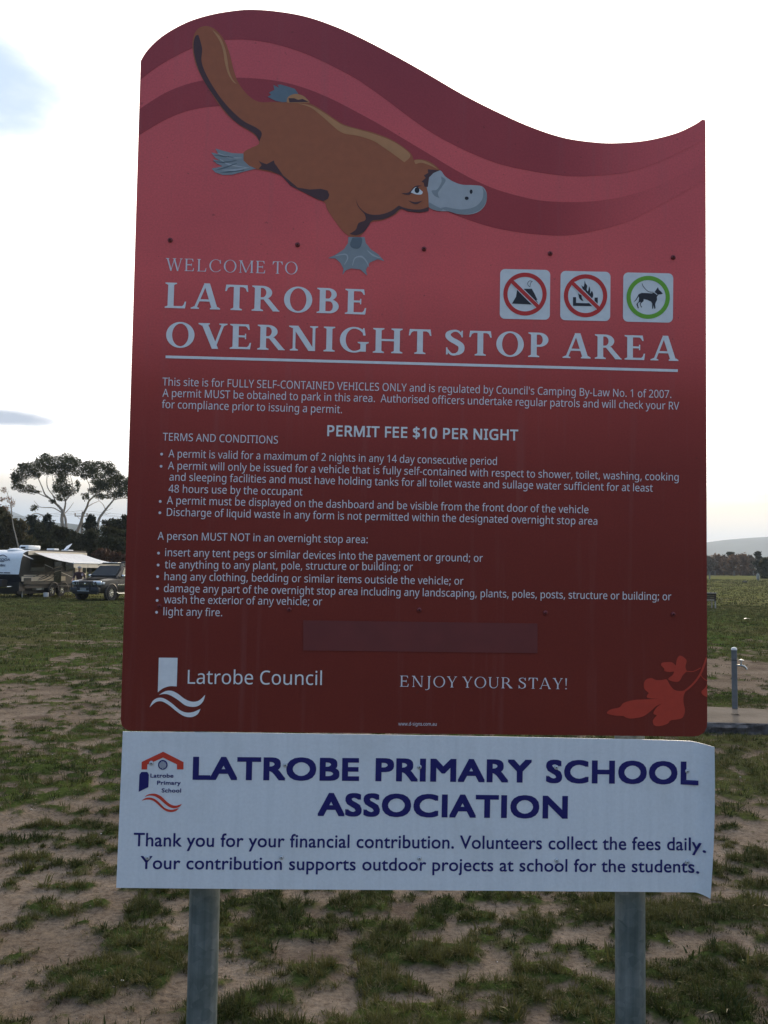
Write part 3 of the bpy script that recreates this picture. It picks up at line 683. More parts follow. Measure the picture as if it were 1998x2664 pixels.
# wave bands
z1 = ZM(300, 0, 1.58)
def zz(l, zm): return [zm(*p) for p in l]
c1 = zz([(96, 334), (180, 270), (300, 205), (400, 172), (500, 162), (600, 170), (700, 193), (800, 228), (900, 275), (1000, 330), (1100, 400), (1200, 475), (1300, 545), (1400, 600), (1500, 645), (1600, 680)], z1) + [(1400, 448), (1480, 458), (1550, 457), (1624, 450), (1698, 428), (1770, 396), (1836, 362)]
c2 = zz([(95, 452), (200, 385), (300, 345), (400, 325), (500, 320), (600, 325), (700, 340), (800, 370), (900, 413), (1000, 465), (1100, 520), (1200, 580), (1300, 640), (1400, 700), (1500, 752), (1600, 790)], z1) + [(1400, 521), (1480, 526), (1550, 523), (1624, 511), (1698, 488), (1770, 455), (1836, 420)]
c3 = zz([(92, 560), (200, 495), (300, 455), (400, 438), (500, 437), (600, 450), (700, 475), (800, 520), (900, 575), (1000, 635), (1100, 700), (1200, 765), (1300, 830), (1380, 876), (1500, 920), (1600, 945)], z1) + [(1400, 610), (1480, 612), (1550, 600), (1624, 580), (1698, 545), (1770, 505), (1836, 470)]
def inset_left(l):  # keep the band on the panel: clip to its left edge
    return l
def band(name, up, lo, d):
    n = 120
    U_ = spl(up, False, 8); L_ = spl(lo, False, 8)
    def resample(P):
        xs = np.array([p[0] for p in P]); ys = np.array([p[1] for p in P])
        return xs, ys
    ux, uy = resample(U_); lx, ly = resample(L_)
    vs, fade = [], []
    for i in range(n + 1):
        t_ = i / n
        for (X_, Y_) in ((ux, uy), (lx, ly)):
            x0 = 367.5 - (np.interp(400, X_, Y_) - 158) * .0272 - 1.2
            x = x0 + (1834.5 - x0) * t_; y = float(np.interp(x, X_, Y_))
            # left edge of the panel leans with height
            xl = 366 - (y - 158) * .0303 + 1.0
            x = xl + (1834.5 - xl) * t_; y = float(np.interp(x, X_, Y_))
            q = S(x, y); vs.append(Vector((q.x, q.y, d)))
            f_ = min(max((x - 1380) / 380, 0), 1); fade.append(f_ * f_ * (3 - 2 * f_) * .92)
    fs = [(2 * i, 2 * i + 1, 2 * i + 3, 2 * i + 2) for i in range(n)]
    return mk(name, vs, fs, M_band, sign, attrs={'fade': fade})
topc = [(p[0], p[1] + 1.2) for p in top]
band('wave_stripe', [(340, 175), (366, 160)] + topc[3:] + [(1840, 312)], c1, .0004)
band('wave_stripe', c2, c3, .0004)

# --- platypus
M_fur = vmat('brown_print', (.41, .118, .045)); M_furd = vmat('dark_brown_print', (.085, .035, .035))
M_furl = vmat('light_brown_print', (.55, .25, .10)); M_ft = vmat('grey_print', (.27, .30, .31)); M_ftd = vmat('dark_grey_print', (.13, .16, .18)); M_ftl = vmat('light_grey_print', (.45, .47, .48))
M_black = vmat('black_print', (.02, .02, .025)); M_teal = vmat('blue_grey_print', (.15, .20, .23))
body = Print(.0009)
body.px([spl([(370, 108), (342, 118), (322, 150), (318, 200), (330, 262), (352, 312), (385, 368), (420, 422), (460, 472), (510, 515), (560, 545), (583, 568), (590, 592), (560, 608), (530, 625), (523, 650), (535, 675), (560, 692), (600, 700), (640, 708), (680, 722), (704, 744), (735, 772), (785, 797), (830, 820), (860, 833), (872, 862), (900, 905), (935, 950), (965, 972), (1000, 972), (1022, 955), (1050, 915), (1100, 905), (1150, 882), (1175, 862), (1205, 868), (1250, 875), (1288, 862, 1), (1295, 800), (1290, 740), (1338, 704, 1), (1315, 680), (1285, 662), (1250, 655), (1226, 658, 1), (1215, 632), (1180, 602), (1130, 572), (1060, 545), (1000, 530), (940, 512), (900, 488), (860, 460), (805, 428), (750, 420), (700, 420), (650, 420), (600, 421), (565, 408), (530, 375), (503, 335), (487, 290), (472, 230), (455, 180), (430, 140), (400, 115)])], z1)
plat = body.build('platypus_picture', M_fur, sign)
tag(plat, 'printed brown platypus swimming to the right')
q = Print(.0011)
q.px([spl([(398, 122, 1), (430, 152), (450, 195), (460, 240), (468, 290), (482, 325), (500, 347, 1), (482, 335), (462, 300), (450, 255), (444, 215), (430, 172)])], z1)
q.px([spl([(745, 425, 1), (800, 434), (850, 460), (900, 494), (940, 517), (1000, 534), (1060, 551), (1130, 577), (1180, 607), (1213, 640), (1188, 668, 1), (1150, 640), (1100, 605), (1060, 580), (1000, 560), (935, 548), (890, 515), (845, 475), (800, 442)])], z1)
q.px([spl([(1230, 660), (1262, 660), (1300, 676), (1328, 698, 1), (1290, 680), (1258, 670), (1234, 676, 1)])], z1)
q.each('highlight', M_furl, plat)
q = Print(.0012)
q.px([spl([(330, 150), (342, 145, 1), (357, 200), (355, 255), (378, 315), (425, 392), (478, 455), (530, 500), (578, 525), (602, 548), (592, 582, 1), (578, 556), (545, 533), (500, 506), (452, 458), (410, 402), (370, 342), (342, 285), (325, 225), (322, 180)])], z1)
q.px([[(588, 660), (600, 668), (622, 676), (652, 660), (655, 672), (664, 684), (690, 722), (750, 772), (800, 780), (845, 777), (872, 784), (880, 802), (874, 818), (855, 828), (820, 815), (772, 790), (722, 765), (682, 722), (640, 704), (590, 694), (602, 680)]], z1)
q.px([spl([(988, 798, 1), (992, 830), (1008, 858), (1040, 880), (1085, 883), (1130, 870), (1165, 846, 1), (1200, 858), (1250, 862), (1287, 852, 1), (1286, 868), (1250, 874), (1202, 869), (1172, 860), (1140, 885), (1100, 902), (1056, 908), (1040, 930), (1020, 955), (990, 968), (962, 962, 1), (988, 945), (1000, 918), (1028, 905), (1024, 880), (1004, 858), (992, 835)])], z1)
q.px([[(1334, 701), (1284, 697), (1286, 712), (1268, 722), (1276, 732), (1258, 748), (1268, 752), (1270, 768), (1284, 770), (1290, 730), (1308, 712)]], z1)
q.px([spl([(1175, 795, 1), (1205, 792), (1232, 766), (1262, 764, 1), (1240, 772), (1212, 800), (1190, 800)])], z1)
q.px([spl([(1205, 825, 1), (1232, 832), (1264, 825, 1), (1240, 840), (1220, 836)])], z1)
q.px([[(735, 405), (752, 412), (770, 408), (796, 420), (716, 422), (712, 405)]], z1)
q.each('dark_fur', M_furd, plat)
q = Print(.0014); q.px([spl([(1214, 792, 1), (1236, 770), (1264, 790, 1), (1258, 800), (1236, 800)])], z1); q.build('eye_white', M_white, plat)
q = Print(.0016)
def circ(x, y, rx, ry=None, n=28, a0=0, a1=360): ry = ry or rx; return [(x + rx * math.cos(R(a0 + (a1 - a0) * k / n)), y + ry * math.sin(R(a0 + (a1 - a0) * k / n))) for k in range(n)]
q.px([circ(1240, 783, 10, 12)], z1); q.each('pupil', M_black, plat)
q = Print(.0016); q.px([circ(1462, 789, 6, 9)], z1); q.px([circ(1444, 816, 8, 7)], z1); q.each('nostril', M_black, plat)
q = Print(.0013)
q.px([spl([(1288, 712, 1), (1312, 706), (1336, 702), (1356, 726), (1388, 747), (1425, 760), (1470, 762), (1508, 768), (1526, 796), (1522, 838), (1498, 868), (1460, 882), (1410, 881), (1370, 870), (1325, 868), (1292, 856), (1288, 838), (1286, 800), (1280, 770), (1280, 738)])], z1); q.build('bill', M_ftl, plat)
q = Print(.00145)
q.px([spl([(1338, 726, 1), (1358, 742), (1340, 772), (1326, 795), (1332, 815, 1), (1312, 806), (1300, 785), (1322, 780), (1340, 750)])], z1)
q.px([spl([(1508, 770, 1), (1526, 800), (1520, 838), (1495, 866), (1455, 880), (1400, 878), (1340, 858), (1360, 852, 1), (1420, 862), (1475, 852), (1505, 825), (1512, 795)])], z1)
q.px([spl([(1290, 832, 1), (1312, 845), (1345, 862), (1330, 868), (1292, 856)])], z1)
q.each('bill_shade', M_ft, plat)
q = Print(.0010)
q.px([[(527, 632), (480, 630), (432, 617), (411, 611), (426, 636), (408, 630), (394, 628), (412, 650), (432, 662), (400, 655), (416, 673), (442, 684), (396, 694), (412, 710), (442, 720), (480, 719), (530, 706), (578, 694), (550, 682), (527, 660)]], z1)
q.px([[(958, 975), (1024, 975), (1030, 1000), (1052, 1027), (1080, 1045), (1106, 1074), (1078, 1066), (1046, 1080), (1030, 1110), (1036, 1134), (1006, 1108), (970, 1104), (947, 1112), (934, 1131), (938, 1106), (925, 1081), (905, 1063), (874, 1062), (905, 1048), (940, 1025), (956, 1000)]], z1)
q.each('foot', M_ft, plat)
q = Print(.0010)
q.px([[(712, 420), (716, 400), (752, 386), (738, 366), (713, 358), (680, 348), (667, 350), (674, 362), (650, 350), (654, 370), (631, 382), (641, 390), (626, 399), (660, 416), (690, 421)]], z1); q.build('foot', M_teal, plat)
q = Print(.0012); q.px([spl([(705, 418), (712, 398), (740, 387), (770, 394), (790, 410), (800, 423, 1), (720, 424)])], z1); q.each('highlight', M_furl, plat)
q = Print(.0012)
for s_ in ([(405, 640), (440, 642), (490, 650)], [(400, 664), (450, 668), (500, 660)], [(415, 700), (450, 690), (500, 672)], [(430, 712), (480, 706), (530, 700)]): q.px([stroke(s_, [1, 6, 2])], z1)
q.px([spl([(975, 978, 1), (1012, 978), (1012, 1005), (1000, 1022), (975, 1020), (965, 1005)])], z1)
q.each('foot_shade', M_ftd, plat)
q = Print(.0012)
for s_ in ([(420, 630), (470, 648), (520, 650)], [(430, 655), (470, 678), (540, 690)], [(905, 1052), (945, 1046), (955, 1062), (942, 1088)], [(975, 1092), (985, 1062), (1012, 1056), (1032, 1075), (1042, 1098)], [(1035, 1030), (1060, 1050), (1090, 1062)], [(440, 700), (490, 700), (550, 690)]): q.px([stroke(s_, [2, 7, 2])], z1)
q.each('foot_highlight', M_ftl, plat)

# --- lettering
def glyph(s_):
    adv, rest = s_.split(':', 1)
    return int(adv) / 1000, [[tuple(int(a) / 1000 for a in p.split(',')) for p in l.split()] for l in rest.split('/') if len(l.split()) > 2] if rest else []
GS = {k: glyph(v) for k, v in SANS.items()}
FILL = {}
# -- serif capitals drawn as layered pieces; unit = cap height
def serif(w, bold):
    Sm = .185 if bold else .105; T = .085 if bold else .045; e = .085 if bold else .075; st = .045 if bold else .028; br = .05
    def foot(x0, x1, y=0, up=1, el=e, er=e):
        return [(x0 - el, y), (x1 + er, y), (x1 + er, y + up * st), (x1 + er * .35, y + up * st * 1.5), (x1, y + up * (st + br)), (x0, y + up * (st + br)), (x0 - el * .35, y + up * st * 1.5), (x0 - el, y + up * st)]
    def stem(x, wd=Sm, y0=0., y1=1., f0=True, f1=True):
        r = [[(x, y0), (x + wd, y0), (x + wd, y1), (x, y1)]]
        if f0: r.append(foot(x, x + wd, y0))
        if f1: r.append(foot(x, x + wd, y1, -1))
        return r
    def diag(x0, y0, x1, y1, wd): return [[(x0, y0), (x0 + wd, y0), (x1 + wd, y1), (x1, y1)]]
    def arm(x0, x1, y, up, beak):   # horizontal arm with a beak; up: +1 body lies above y
        return [[(x0, y), (x1, y), (x1 + .03, y + up * beak), (x1 - .012, y + up * beak), (x1 - .05, y + up * (T + .05)), (x1 - .10, y + up * T), (x0, y + up * T)]]
    def arc(cx, cy, rx, ry, a0, a1, wf, n=26):
        o, i = [], []
        for k in range(n + 1):
            a = R(a0 + (a1 - a0) * k / n); w_ = wf(a)
            o.append((cx + rx * math.cos(a), cy + ry * math.sin(a)))
            i.append((cx + (rx - w_[0]) * math.cos(a), cy + (ry - w_[1]) * math.sin(a)))
        return [o + i[::-1]]
    th = lambda a: (Sm, T * .9)
    if w == 'I': return .0 + Sm + .18, [stem(.09 - .0)]
    D = {}
    if w == ' ': return .30, []
    if w == 'L': g_, a_ = stem(.08) + arm(.1, .62, 0, 1, .27), .70
    elif w == 'E': g_, a_ = stem(.08) + arm(.1, .63, 0, 1, .26) + arm(.1, .58, 1, -1, .22) + [[(.1, .47), (.46, .47), (.46, .40), (.50, .40), (.50, .62), (.46, .62), (.46, .55), (.1, .55)]], .74
    elif w == 'T': g_, a_ = stem(.36 - Sm / 2, f1=False) + [[(.03, 1), (.69, 1), (.72, .74), (.675, .74), (.63, .87), (.56, 1 - T), (.16, 1 - T), (.09, .87), (.045, .74), (0, .74)]], .72
    elif w == 'H': g_, a_ = stem(.08) + stem(.66) + [[(.1, .48), (.7, .48), (.7, .48 + T), (.1, .48 + T)]], .74 + Sm + .08
    elif w == 'N': g_, a_ = stem(.14, T) + stem(.76, T, f0=False) + diag(.76 + T - Sm * 1.12, 0, .10, 1, Sm * 1.12) + [foot(.10, .2, 1, -1)], .90 + T
    elif w == 'A': g_, a_ = diag(.06, 0, .36, .97, T) + diag(.82 - Sm * 1.05, 0, .36, 1.02, Sm * 1.0) + [foot(.06, .06 + T), foot(.82 - Sm * 1.05, .82, 0, 1, e * .7, e * .7), [(.19, .30), (.60, .30), (.58, .30 + T), (.21, .30 + T)]], .90
    elif w == 'V': g_, a_ = diag(.40, -.02, .05, 1, Sm * 1.08) + diag(.42, -.02, .70, 1, T) + [foot(.05, .05 + Sm, 1, -1), foot(.70, .70 + T, 1, -1)], .84
    elif w == 'W': g_, a_ = diag(.30, -.02, .04, 1, Sm) + diag(.32, -.02, .55, 1, T) + diag(.76, -.02, .50, 1, Sm) + diag(.79, -.02, 1.02, 1, T) + [foot(.04, .04 + Sm, 1, -1), foot(1.02, 1.02 + T, 1, -1), foot(.52, .52 + Sm, 1, -1)], 1.15
    elif w == 'M': g_, a_ = stem(.10, T * 1.1, f1=False) + stem(.86, Sm) + diag(.46, 0.02, .10, 1, Sm) + diag(.48, 0.02, .88, 1, T) + [foot(.08, .2, 1, -1)], .96 + Sm
    elif w == 'Y': g_, a_ = stem(.36 - Sm / 2, y1=.5, f1=False) + diag(.36 - Sm / 2, .42, .04, 1, Sm * 1.02) + diag(.38, .42, .62, 1, T) + [foot(.04, .04 + Sm, 1, -1), foot(.62, .62 + T, 1, -1)], .74
    elif w == 'O': g_, a_ = [('ring', [(.47 + .44 * math.cos(R(k * 10)), .5 + .52 * math.sin(R(k * 10))) for k in range(36)], [(.47 + (.44 - Sm) * math.cos(R(k * 10)), .5 + (.52 - T * .8) * math.sin(R(k * 10))) for k in range(36)])], .94
    elif w in 'CG':
        g_ = arc(.48, .5, .45, .52, 42, 322, lambda a: (Sm if math.cos(a) < 0 else Sm * .6, T * .85))
        g_ += [[(.84, .68), (.80, .98), (.76, .98), (.74, .86), (.76, .68)]]
        if w == 'G': g_ += stem(.68, Sm * .95, .03, .42, f0=False, f1=True)
        a_ = .96 if w == 'G' else .88
    elif w in 'RPB':
        yb = .47 if w != 'B' else .50
        def bowl(y0, y1, x1, wd):
            cy = (y0 + y1) / 2; ry = (y1 - y0) / 2; rx = .27 if x1 < .62 else .30; cx = x1 - rx
            o = [(.2, y1)] + [(cx + rx * math.cos(R(90 - 180 * k / 16)), cy + ry * math.sin(R(90 - 180 * k / 16))) for k in range(17)] + [(.2, y0)]
            i = [(.2, y1 - T)] + [(cx + (rx - wd) * math.cos(R(90 - 180 * k / 16)), cy + (ry - T) * math.sin(R(90 - 180 * k / 16))) for k in range(17)] + [(.2, y0 + T)]
            return [o + i[::-1]]
        g_ = stem(.08)
        if w == 'B': g_ += bowl(.50, 1, .61, Sm * .9) + bowl(0, .56, .68, Sm); a_ = .76
        elif w == 'P': g_ += bowl(.42, 1, .64, Sm); a_ = .70
        else:
            g_ += bowl(.46, 1, .62, Sm); g_ += [[(.33, .50), (.33 + Sm * 1.0, .50), (.84, .03), (.84, 0), (.66, 0)], [(.64, 0), (.86, 0), (.86, .035), (.70, .06)]]; a_ = .84
    elif w == 'S':
        p = [(.55, .80), (.44, .95), (.29, .975), (.13, .88), (.12, .74), (.22, .62), (.40, .50), (.53, .37), (.52, .16), (.38, .035), (.22, .03), (.09, .20)]
        ws = [T * .7, T * .9, T, Sm * .85, Sm, Sm * 1.05, Sm * 1.1, Sm * 1.05, Sm, T * 1.1, T, T * .7]
        g_ = [stroke(p, ws, n=5)] + [[(.54, .72), (.58, .72), (.58, .99), (.54, .99), (.50, .86)], [(.05, .30), (.09, .30), (.13, .12), (.10, .01), (.05, .01)]]; a_ = .66
    elif w == 'U': g_, a_ = stem(.08, y0=.33, f0=False) + stem(.68, T, y0=.33, f0=False) + arc(.08 + (.68 + T - .08) / 2, .34, (.60 + T) / 2, .36, 180, 360, lambda a: (Sm if math.cos(a) < 0 else T, T * 1.3)), .86
    elif w == 'J': g_, a_ = stem(.20, y0=-.05, f0=False) + [stroke([(.20 + Sm / 2, .05), (.20 + Sm * .35, -.14), (.08, -.25), (-.02, -.22)], [Sm, Sm * .8, T, T * 1.8])], .42
    elif w == '!': g_, a_ = [[(.10, .30), (.14, .30), (.18, 1.0), (.06, 1.0)], circ(.12, .05, .06, n=12)], .26
    return a_, g_
def letters(pr, items, s, e, cap_px, unit_cap, total, fn=None, split=False):
    """items: (x offset, outlines) in glyph units; laid from photo pixel s to e along the baseline"""
    a = S(*s); b_ = S(*e); up = (S(s[0], s[1] - cap_px) - a).length / unit_cap
    d = (b_ - a); kx = d.length / total; d.normalize(); n_ = Vector((-d.y, d.x, 0))
    z0 = pr.z
    for x, lps in items:
        def T_(p): w = a + d * ((p[0] + x) * kx) + n_ * (p[1] * up); return (w.x, w.y)
        for lp in lps:
            if isinstance(lp, dict):
                for dx_, dy_ in lp['shifts']:
                    b0 = len(pr.v)
                    for p in lp['v']:
                        q_ = T_((p[0] + dx_, p[1] + dy_)); pr.v.append(Vector((q_[0], q_[1], pr.z)))
                    pr.f += [tuple(b0 + i for i in f_) for f_ in lp['f']]; pr.z += .00001
            elif isinstance(lp, tuple): pr.loops([[T_(p) for p in lp[1]], [T_(p) for p in lp[2]]], fn=fn, dz=.00002)
            else: pr.loops([[T_(p) for p in l2] for l2 in lp], fn=fn, dz=.00002)
        pr.z = z0
        if split:
            pr.groups = getattr(pr, 'groups', []); pr.groups.append((len(pr.v), len(pr.f)))
def finish(pr, name, m, parent, split):
    if not split:
        return tag(pr.build(name, m, parent), kind='stuff')
    v0 = f0 = 0
    for v1, f1 in pr.groups:
        if v1 > v0:
            p = Print(); p.v = pr.v[v0:v1]; p.f = [tuple(i - v0 for i in q) for q in pr.f[f0:f1]]; o = p.build('letter', m, parent)
        v0, f0 = v1, f1
def sans_line(text, s, e, cap, m, parent=None, bold=False, name='lettering', d=.0009, split=False):
    G = GS; x = 0; it = []; dl = .017 if bold else 0
    sh = [(a_ * dl, b_ * dl) for a_ in (-1, 0, 1) for b_ in (-1, 0, 1)] if bold else [(0, 0)]
    for i, ch in enumerate(text):
        adv, lp = G[ch]
        if lp:
            if ch not in FILL: FILL[ch] = fill2d(lp)
            it.append((x, [{'v': FILL[ch][0], 'f': FILL[ch][1], 'shifts': sh}]))
        x += adv + (.022 if bold else 0)
    x0 = min(p[0] for p in it[0][1][0]['v']) + it[0][0]
    x1 = max(p[0] for p in it[-1][1][0]['v']) + it[-1][0]
    pr = Print(d); letters(pr, [(xx - x0, g_) for xx, g_ in it], s, e, cap, .5726, x1 - x0, split=split)
    return finish(pr, name, m, parent or sign, split)
def serif_line(text, s, e, cap, m, bold, track):
    x = 0; it = []
    for ch in text:
        a_, g_ = serif(ch, bold)
        if ch == 'I': g_ = g_[0]
        it.append((x, [q if isinstance(q, tuple) else [q] for q in g_])); x += a_ + (0 if ch == ' ' else track)
    it = [i for i in it if i[1]]
    tot = x - track
    pr = Print(.0009); letters(pr, it, s, e, cap, 1.0, tot, split=True)
    return finish(pr, 'lettering', m, sign, True)
serif_line('WELCOME TO', (432, 703.8), (775, 714), 32, M_grey, False, .13)
serif_line('LATROBE', (429, 801), (959, 819), 66, M_white, True, .12)
serif_line('OVERNIGHT STOP AREA', (429, 903), (1766, 939.5), 65, M_white, True, .12)
serif_line('ENJOY YOUR STAY!', (1040, 1786), (1477, 1793), 28.5, M_grey, False, .13)
q = Print(.0009); q.px([stroke([(431, 928.5), (1763, 964.5)], 7, smooth=False)]); q.build('rule_line', M_white, sign)
sans_line("This site is for FULLY SELF-CONTAINED VEHICLES ONLY and is regulated by Council's Camping By-Law No. 1 of 2007.", (422.6, 1003), (1746, 1035.6), 20.5, M_grey)
sans_line("A permit MUST be obtained to park in this area.  Authorised officers undertake regular patrols and will check your RV", (422.6, 1032.3), (1766.5, 1066), 20.5, M_grey)
sans_line("for compliance prior to issuing a permit.", (421, 1061.7), (889.6, 1075.3), 20.5, M_grey)
sans_line("PERMIT FEE $10 PER NIGHT", (852, 1134), (1347, 1145.5), 27, M_white, bold=True, split=True)
sans_line("TERMS AND CONDITIONS", (423.5, 1146), (723, 1154.4), 20, M_grey)
for t_, s_, e_, dot in [
    ("A permit is valid for a maximum of 2 nights in any 14 day consecutive period", (438.4, 1189.7), (1292.4, 1209.7), (420.8, 1181.5)),
    ("A permit will only be issued for a vehicle that is fully self-contained with respect to shower, toilet, washing, cooking", (437, 1220.9), (1765, 1250.9), (419.4, 1213.2)),
    ("and sleeping facilities and must have holding tanks for all toilet waste and sullage water sufficient for at least", (440.7, 1250.2), (1697.8, 1279.3), None),
    ("48 hours use by the occupant", (438.4, 1281), (786.5, 1289), None),
    ("A permit must be displayed on the dashboard and be visible from the front door of the vehicle", (434, 1311.3), (1530.6, 1335.6), (417, 1304.5)),
    ("Discharge of liquid waste in any form is not permitted within the designated overnight stop area", (434, 1342), (1553.5, 1365.4), (416, 1334)),
    ("A person MUST NOT in an overnight stop area:", (410.3, 1403.9), (956.4, 1413.3), None),
    ("insert any tent pegs or similar devices into the pavement or ground; or", (429.7, 1446.8), (1255.7, 1461.7), (412.5, 1439)),
    ("tie anything to any plant, pole, structure or building; or", (428.8, 1478.4), (1074, 1484.3), (411.6, 1469.9)),
    ("hang any clothing, bedding or similar items outside the vehicle; or", (427.9, 1509.2), (1205.4, 1521.2), (410.3, 1500)),
    ("damage any part of the overnight stop area including any landscaping, plants, poles, posts, structure or building; or", (426.6, 1540), (1745.9, 1561.6), (409.8, 1530.9)),
    ("wash the exterior of any vehicle; or", (426.6, 1569.3), (838, 1574.7), (409, 1562)),
    ("light any fire.", (425.2, 1600.5), (578, 1603.2), (407.6, 1592.8))]:
    sans_line(t_, s_, e_, 20, M_grey)
    if dot:
        q = Print(.0009); q.px([circ(dot[0], dot[1], 3.6, n=12)]); q.build('bullet_dot', M_grey, sign)
sans_line("Latrobe Council", (488.3, 1778.6), (837.2, 1782), 36, M_white, split=True)
sans_line("www.d-signs.com.au", (1036.3, 1887.1), (1135.6, 1887.9), 9, M_grey)

# --- pictogram plates
zp = ZM(1290, 690, 3.456)
M_pw = vmat('plate_white', (.74, .76, .75)); M_pr = vmat('prohibition_red', (.60, .035, .030)); M_pg = vmat('sign_green', (.16, .42, .03)); M_ink = vmat('pictogram_ink', (.022, .022, .03))
def rrect(x0, y0, x1, y1, r, sl):
    out = []
    for cx, cy, a in ((x1 - r, y0 + r, -90), (x1 - r, y1 - r, 0), (x0 + r, y1 - r, 90), (x0 + r, y0 + r, 180)):
        for k in range(7):
            t_ = R(a + 15 * k); x = cx + r * math.cos(t_); y = cy + r * math.sin(t_)
            out.append((x + (y1 - y) * .010, y + (x - x0) * sl))
    return out
plates = []
for i, (x0, y0, x1, y1) in enumerate(((34, 34, 484, 482), (577, 51, 1026, 494), (1141, 65, 1590, 508))):
    q = Print(.0008); q.px([rrect(x0, y0, x1, y1, 45, .022)], zp); o = q.build('pictogram_plate', M_pw, sign); plates.append(o)
    cx, cy = ((261, 261), (805, 276), (1368, 290))[i]
    q = Print(.0012)
    q.px([circ(cx, cy, 195, 193, 64), circ(cx, cy, 157, 155, 64)], zp)
    o2 = q.build('ring', M_pg if i == 2 else M_pr, o)
    if i < 2:
        q = Print(.0018); a = 158 * .7071
        q.px([stroke([(cx - a - 6, cy - a - 2), (cx + a + 6, cy + a + 2)], 34, smooth=False)], zp); q.build('slash', M_pr, o)
        q = Print(.0016); q.px([stroke([(cx - a, cy - a), (cx + a, cy + a)], 48, smooth=False)], zp); q.build('slash_border', M_pw, o)
tag(plates[0], 'white pictogram plate with crossed out black tent'); tag(plates[1], 'white pictogram plate with crossed out campfire'); tag(plates[2], 'white pictogram plate with dog in a green ring')
q = Print(.0012)
q.px([[(192, 213), (322, 213), (346, 255), (372, 312), (362, 314), (378, 338), (340, 356), (144, 346), (180, 285)]], zp)
q.px([stroke([(328, 146), (300, 143), (285, 165), (292, 185), (306, 195)], 4)], zp); q.px([stroke([(328, 146), (312, 160), (308, 178), (306, 195)], 4)], zp)
q.each('tent_symbol', M_ink, plates[0])
q = Print(.0012)
q.px([[(692, 288), (720, 288), (720, 340), (915, 345), (915, 292), (886, 292), (886, 350), (880, 370), (692, 366)]], zp)
q.px([spl([(797, 138, 1), (806, 165), (820, 188), (815, 215), (826, 235), (838, 190, 1), (848, 225), (846, 255), (862, 230, 1), (874, 262), (868, 292), (850, 300), (820, 262), (800, 232), (780, 215), (768, 180, 1), (786, 195), (794, 170)])], zp)
q.px([spl([(735, 250, 1), (748, 262), (768, 270), (772, 295), (788, 325, 1), (765, 315), (748, 296), (742, 270)])], zp)
q.each('campfire_symbol', M_ink, plates[1])
q = Print(.0012)
q.px([[(1456, 199), (1464, 222), (1480, 235), (1499, 256), (1482, 263), (1462, 264), (1446, 285), (1448, 312), (1436, 335), (1430, 352), (1434, 388), (1424, 394), (1416, 360), (1412, 395), (1404, 390), (1404, 345), (1394, 328), (1360, 312), (1328, 305), (1326, 325), (1302, 345), (1300, 358), (1314, 380), (1304, 380), (1292, 352), (1300, 330), (1280, 338), (1274, 352), (1284, 388), (1274, 388), (1262, 352), (1284, 325), (1286, 300), (1282, 280), (1262, 315), (1236, 336), (1262, 300), (1282, 262), (1310, 250), (1360, 252), (1400, 255), (1425, 243), (1444, 216)]], zp)
q.px([stroke([(1312, 165), (1328, 198), (1370, 238), (1420, 244)], 5)], zp)
q.build('dog_symbol', M_ink, plates[2])
q = Print(.0018); q.px([stroke([(1413, 245), (1430, 252), (1448, 268)], 6)], zp); q.build('collar', M_pw, plates[2])

# --- blank patch, council emblem, leaf decoration
M_patch = mat('maroon_patch', (.150, .023, .020), .55, var=.08, scale=20)
q = MB(); a = S(789, 1614); b_ = S(1398, 1622); c = S(1398, 1699); d = S(789, 1692)
z_ = .0016
q.add([(a.x, a.y, z_), (b_.x, b_.y, z_), (c.x, c.y, z_), (d.x, d.y, z_), (a.x, a.y, .0002), (b_.x, b_.y, .0002), (c.x, c.y, .0002), (d.x, d.y, .0002)], [(0, 3, 2, 1), (0, 1, 5, 4), (1, 2, 6, 5), (2, 3, 7, 6), (3, 0, 4, 7)])
tag(q.build('cover_patch', M_patch, sign), 'blank maroon strip stuck over older text')
ze = ZM(300, 1650, 1.843)
q = Print(.0009)
q.px([[(209, 112), (299, 113), (295, 250)] + spl([(295, 250), (262, 249), (230, 259), (204, 278)], False)[1:]], ze)
q.px([spl([(210, 290, 1), (240, 273), (270, 271), (300, 285), (335, 311), (370, 323), (402, 317), (431, 290, 1), (422, 320), (400, 342), (370, 348), (335, 340), (300, 314), (265, 293), (238, 286)])], ze)
q.px([spl([(165, 350, 1), (180, 320), (205, 305), (235, 308), (270, 330), (310, 363), (342, 375), (375, 372), (409, 357, 1), (395, 383), (365, 397), (330, 392), (295, 370), (258, 340), (225, 322), (200, 323), (182, 334)])], ze)
q.each('council_emblem', M_white, sign)
zl = ZM(1200, 1600, 2.37); M_leaf = vmat('orange_red_print', (.48, .050, .028))
q = Print(.0009)
q.px([spl([(1385, 462, 1), (1370, 500), (1370, 540), (1378, 590), (1365, 630), (1335, 643), (1290, 650), (1270, 670), (1225, 684), (1190, 680), (1180, 650), (1205, 618, 1), (1184, 608), (1190, 588), (1210, 564), (1236, 546, 1), (1200, 562), (1170, 590), (1120, 625), (1050, 638), (1015, 632), (1000, 622, 1), (950, 620), (905, 610), (898, 600), (920, 582), (975, 568), (1000, 542), (1060, 524), (1130, 520), (1215, 516, 1), (1160, 513), (1142, 502), (1155, 480, 1), (1128, 455), (1125, 420), (1140, 397), (1170, 388), (1200, 400), (1235, 400), (1265, 397), (1285, 430), (1312, 460), (1350, 468)])], zl)
q.px([spl([(1390, 346, 1), (1365, 372), (1345, 405), (1320, 412), (1282, 402), (1278, 388), (1300, 372), (1312, 348, 1), (1280, 351), (1252, 345), (1250, 330), (1232, 312), (1232, 299), (1245, 292), (1275, 289), (1300, 292), (1322, 312, 1), (1328, 275), (1342, 252), (1362, 254), (1388, 280), (1381, 318)])], zl)
